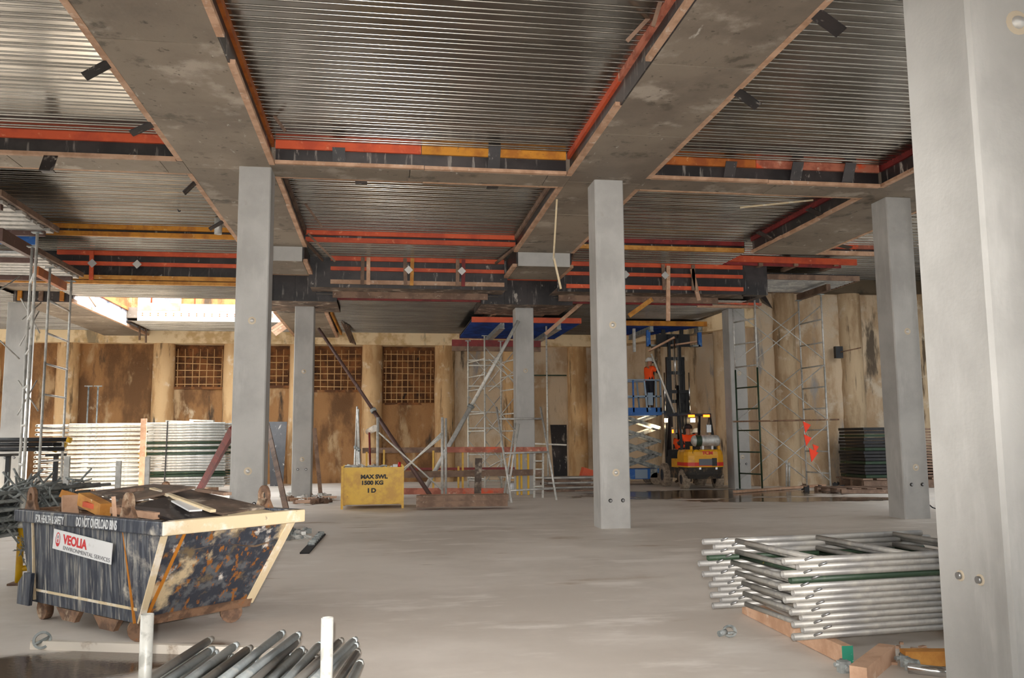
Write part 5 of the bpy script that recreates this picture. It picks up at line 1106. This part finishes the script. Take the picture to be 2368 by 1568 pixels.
MB().bar(aY(1262, 772, 24.3), aY(1352, 694, 22.9), .1, .05, up=(0, 1, 0)).build('loose_timber', 'timber', label='pale timber strut rising over the blue table end', cat='timber')

# ------------------------------------------------------------------ scissor lift
sc = root('scissor_lift', 'blue scissor lift raised with a worker standing in its cage', 'scissor lift', V3((8.15, 26.8, 0)), 0)
def Q(m_, name, mt, **k): return m_.build(name, mt, sc, local=True, **k)
Q(MB().rng(-.85, .55, -.38, .38, .18, .5), 'chassis', 'lift_blue'); Q(MB().rng(-.3, .1, -.42, -.36, .2, .48), 'control_box', 'lift_pale'); Q(MB().rng(.2, .42, -.42, -.36, .22, .5), 'battery_box', 'steel_grey')
for x in (-.65, .38):
    for y in (-.36, .36): Q(MB().disc((x, y, .19), (0, 1, 0), .19, .12, 18), 'wheel', 'tyre_dusty')
zs = [.5+.42*k for k in range(5)]
for k in range(4):
    for y in (-.3, .3):
        for s in (1, -1): Q(MB().bar((-.72*s-.12, y+s*.03, zs[k]), (.6*s-.12, y+s*.03, zs[k+1]), .045, .10, up=(0, 1, 0) if False else (0, 0, 1)), 'scissor_arm', 'steel_grey')
    Q(MB().tube((-.12, -.34, (zs[k]+zs[k+1])/2), (-.12, .34, (zs[k]+zs[k+1])/2), .03, 8), 'pivot', 'steel_dark')
    for x in (-.84, .5): Q(MB().tube((x, -.34, zs[k+1]), (x, .34, zs[k+1]), .03, 8), 'pivot', 'steel_dark')
Q(MB().rng(-1.1, .62, -.42, .42, 2.18, 2.28), 'platform', 'lift_blue'); Q(MB().rng(.3, .95, -.3, .3, 2.24, 2.32), 'platform_extension', 'lift_pale')
Q(MB().rng(-1.1, .62, -.43, -.41, 2.28, 2.42), 'toe_board', 'lift_blue')
for x in (-1.08, -.3, .15, .45, .6):
    for y in (-.41, .41): Q(MB().bar((x, y, 2.28), (x-(.08 if x == .15 else 0), y, 3.3), .05, .04, up=(0, 1, 0)), 'rail_post', 'lift_blue' if x < -.2 else 'lift_pale')
for z in (2.78, 3.3):
    for y in (-.41, .41): Q(MB().bar((-1.1, y, z), (.62, y, z), .04, .045), 'guard_rail', 'lift_pale')
    for x in (-1.08, .6): Q(MB().bar((x, -.41, z), (x, .41, z), .04, .045), 'guard_rail', 'lift_pale')
Q(MB().rng(.2, .36, -.36, -.2, 2.5, 2.9), 'control_panel', 'lift_pale')
MB().tube(aY(1506, 818, 25.0), aY(1560, 955, 25.0), .03, 8).build('long_prop', 'galv_white', label='long silver prop slanting past the worker towards the mast', cat='prop')

# ------------------------------------------------------------------ people (local: facing +y, feet at origin)
def human(name, label, loc, rz, pose, helmet='helmet', top='hivis', seated=False):
    J = dict(pelvis=(0, 0, .95), spine=(0, .0, 1.12), chest=(0, .01, 1.33), neck=(0, .01, 1.48), head=(0, .03, 1.58), crown=(0, .02, 1.68), nose=(0, .125, 1.585), chin=(0, .10, 1.525),
             sl=(-.185, 0, 1.41), el=(-.23, -.02, 1.13), wl=(-.22, .06, .90), hl=(-.22, .08, .82), sr=(.185, 0, 1.41), er=(.23, -.02, 1.13), wr=(.22, .06, .90), hr=(.22, .08, .82),
             ll=(-.10, 0, .88), kl=(-.11, .01, .49), al=(-.11, -.02, .09), tl=(-.12, .16, .05), lr=(.10, 0, .88), kr=(.11, .01, .49), ar=(.11, -.02, .09), tr=(.12, .16, .05))
    J.update(pose)
    R = dict(pelvis=(.165, .125), spine=(.16, .12), chest=(.175, .125), neck=(.06, .065), head=(.085, .095), crown=(.06, .075), nose=(.018, .018), chin=(.04, .03),
             sl=(.075, .075), el=(.052, .052), wl=(.034, .034), hl=(.036, .022), ll=(.095, .10), kl=(.066, .07), al=(.048, .055), tl=(.045, .035))
    for k in list(R):
        if k[-1] == 'l' and len(k) == 2: R[k[0]+'r'] = R[k]
    E_ = [('pelvis', 'spine'), ('spine', 'chest'), ('chest', 'neck'), ('neck', 'head'), ('head', 'crown'), ('head', 'nose'), ('neck', 'chin')]
    for s in 'lr': E_ += [('chest', 's'+s), ('s'+s, 'e'+s), ('e'+s, 'w'+s), ('w'+s, 'h'+s), ('pelvis', 'l'+s), ('l'+s, 'k'+s), ('k'+s, 'a'+s), ('a'+s, 't'+s)]
    J = {k: Vector(v) for k, v in J.items()}
    for s in 'lr':        # five fingers off the palm
        d = (J['h'+s]-J['w'+s]).normalized(); sx_ = V3((1, 0, 0)) if abs(d.x) < .8 else V3((0, 1, 0)); sx_ = (sx_-d*sx_.dot(d)).normalized()
        for i, (o_, ln) in enumerate(((-.03, .075), (-.01, .085), (.01, .08), (.03, .065))):
            J['f%d%s' % (i, s)] = J['h'+s]+d*ln+sx_*o_*1.1+V3((0, .015, 0)); R['f%d%s' % (i, s)] = (.009, .009); E_.append(('h'+s, 'f%d%s' % (i, s)))
        J['f4'+s] = J['w'+s].lerp(J['h'+s], .6)+sx_*(.055 if s == 'l' else -.055)+V3((0, .03, 0)); R['f4'+s] = (.010, .010); E_.append(('w'+s, 'f4'+s))
    ks = list(J); me = bpy.data.meshes.new('skel'); me.from_pydata([tuple(J[k]) for k in ks], [(ks.index(a), ks.index(b)) for a, b in E_], [])
    t = bpy.data.objects.new('skel', me); COL.objects.link(t); md = t.modifiers.new('skin', 'SKIN'); md.use_smooth_shade = True
    for i, k in enumerate(ks): sv = me.skin_vertices[0].data[i]; sv.radius = R[k]; sv.use_root = (k == 'pelvis')
    t.modifiers.new('sub', 'SUBSURF').levels = 1
    dg = bpy.context.evaluated_depsgraph_get(); m2 = bpy.data.meshes.new_from_object(t.evaluated_get(dg)); bpy.data.objects.remove(t)
    m2.materials.clear()
    for x in (top, 'navy', 'skin', 'boot'): m2.materials.append(MATS[x])
    zone = {}
    for k in ks: zone[k] = 0 if k in ('spine', 'chest', 'sl', 'sr') else 2 if (k in ('neck', 'head', 'crown', 'nose', 'chin') or k[0] in 'hf') else 3 if k in ('al', 'ar', 'tl', 'tr') else 1
    segs = []
    for a, b in E_:
        segs += [(J[a].lerp(J[b], f), zone[a] if f < .5 else zone[b]) for f in (0, .15, .3, .45, .55, .7, .85, 1)]
    for p in m2.polygons:
        c = p.center; p.material_index = min(segs, key=lambda s_: (s_[0]-c).length_squared)[1]; p.use_smooth = True
    rt2 = root(name, label, 'person', loc, rz)
    o = bpy.data.objects.new('body', m2); COL.objects.link(o); o.parent = rt2; MTX[o] = MTX[rt2]
    h = J['head']; M_ = Matrix.Translation(h+V3((0, -.01, .045)))
    he = MB().rev([(.16, -.005), (.135, .004), (.13, .05), (.105, .10), (.06, .13), (0, .14)], M_, 18).build('helmet', helmet, rt2, local=True)
    MB().prism([(-.08, .1), (.08, .1), (.06, .19), (-.06, .19)], -.004, .008, M_).build('brim', helmet, he, local=True)
    MB().bar(h+V3((-.07, .098, .012)), h+V3((.07, .098, .012)), .02, .035).build('safety_glasses', 'steel_dark', rt2, local=True)
    return rt2
human('person', 'worker in orange hi-vis and white helmet standing in the scissor lift cage', V3((8.48, 26.65, 2.29)), -1.15, dict(er=(.27, .16, 1.24), wr=(.12, .26, 1.40), hr=(.06, .24, 1.47), el=(-.28, .14, 1.24), wl=(-.2, .34, 1.36), hl=(-.18, .40, 1.42)))
human('person', 'forklift driver in orange hi-vis sitting at the mast controls', FO+V3((-.04, .82, .40)), -.02, dict(pelvis=(0, 0, .66), spine=(0, .0, .84), chest=(0, .02, 1.04), neck=(0, .02, 1.19), head=(0, .04, 1.29), crown=(0, .03, 1.39), nose=(0, .135, 1.295), chin=(0, .11, 1.235),
      sl=(-.185, 0, 1.12), el=(-.25, .12, .86), wl=(-.2, .36, .90), hl=(-.19, .43, .92), sr=(.185, 0, 1.12), er=(.25, .12, .86), wr=(.2, .36, .90), hr=(.19, .43, .92), ll=(-.1, .02, .62), kl=(-.13, .42, .58), al=(-.13, .46, .22), tl=(-.13, .6, .17), lr=(.1, .02, .62), kr=(.13, .42, .58), ar=(.13, .46, .22), tr=(.13, .6, .17)), helmet='steel_dark')
p = aY(1575, 1100, 26.9); human('person', 'worker in orange hi-vis standing beyond the forklift mast on its wheel side', V3((p.x, p.y, 0)), 2.2, dict(wl=(-.1, .25, 1.05), hl=(-.05, .3, 1.08)))
p = aY(1616, 1100, 26.2); human('person', 'worker in orange hi-vis standing beyond the forklift gas bottle', V3((p.x, p.y, 0)), 1.6, dict(wr=(.1, .25, 1.05), hr=(.05, .3, 1.08)))
# hose hook on the deck over the left bay
MB().path([aY(411, 484, 17.5), aY(414, 490, 17.5), aY(418, 487, 17.5)], .012, 5).build('deck_hook', 'steel_dark', label='tiny dark hook hanging from the deck over the skip-side bay', cat='hook')
p = aY(505, 515, 18.6); MB().tube(p+V3((0, 0, .1)), p+V3((0, 0, -.25)), .08, 12).build('pipe_sleeve', 'galv', label='short grey pipe sleeve hanging below the deck by the beam', cat='pipe')
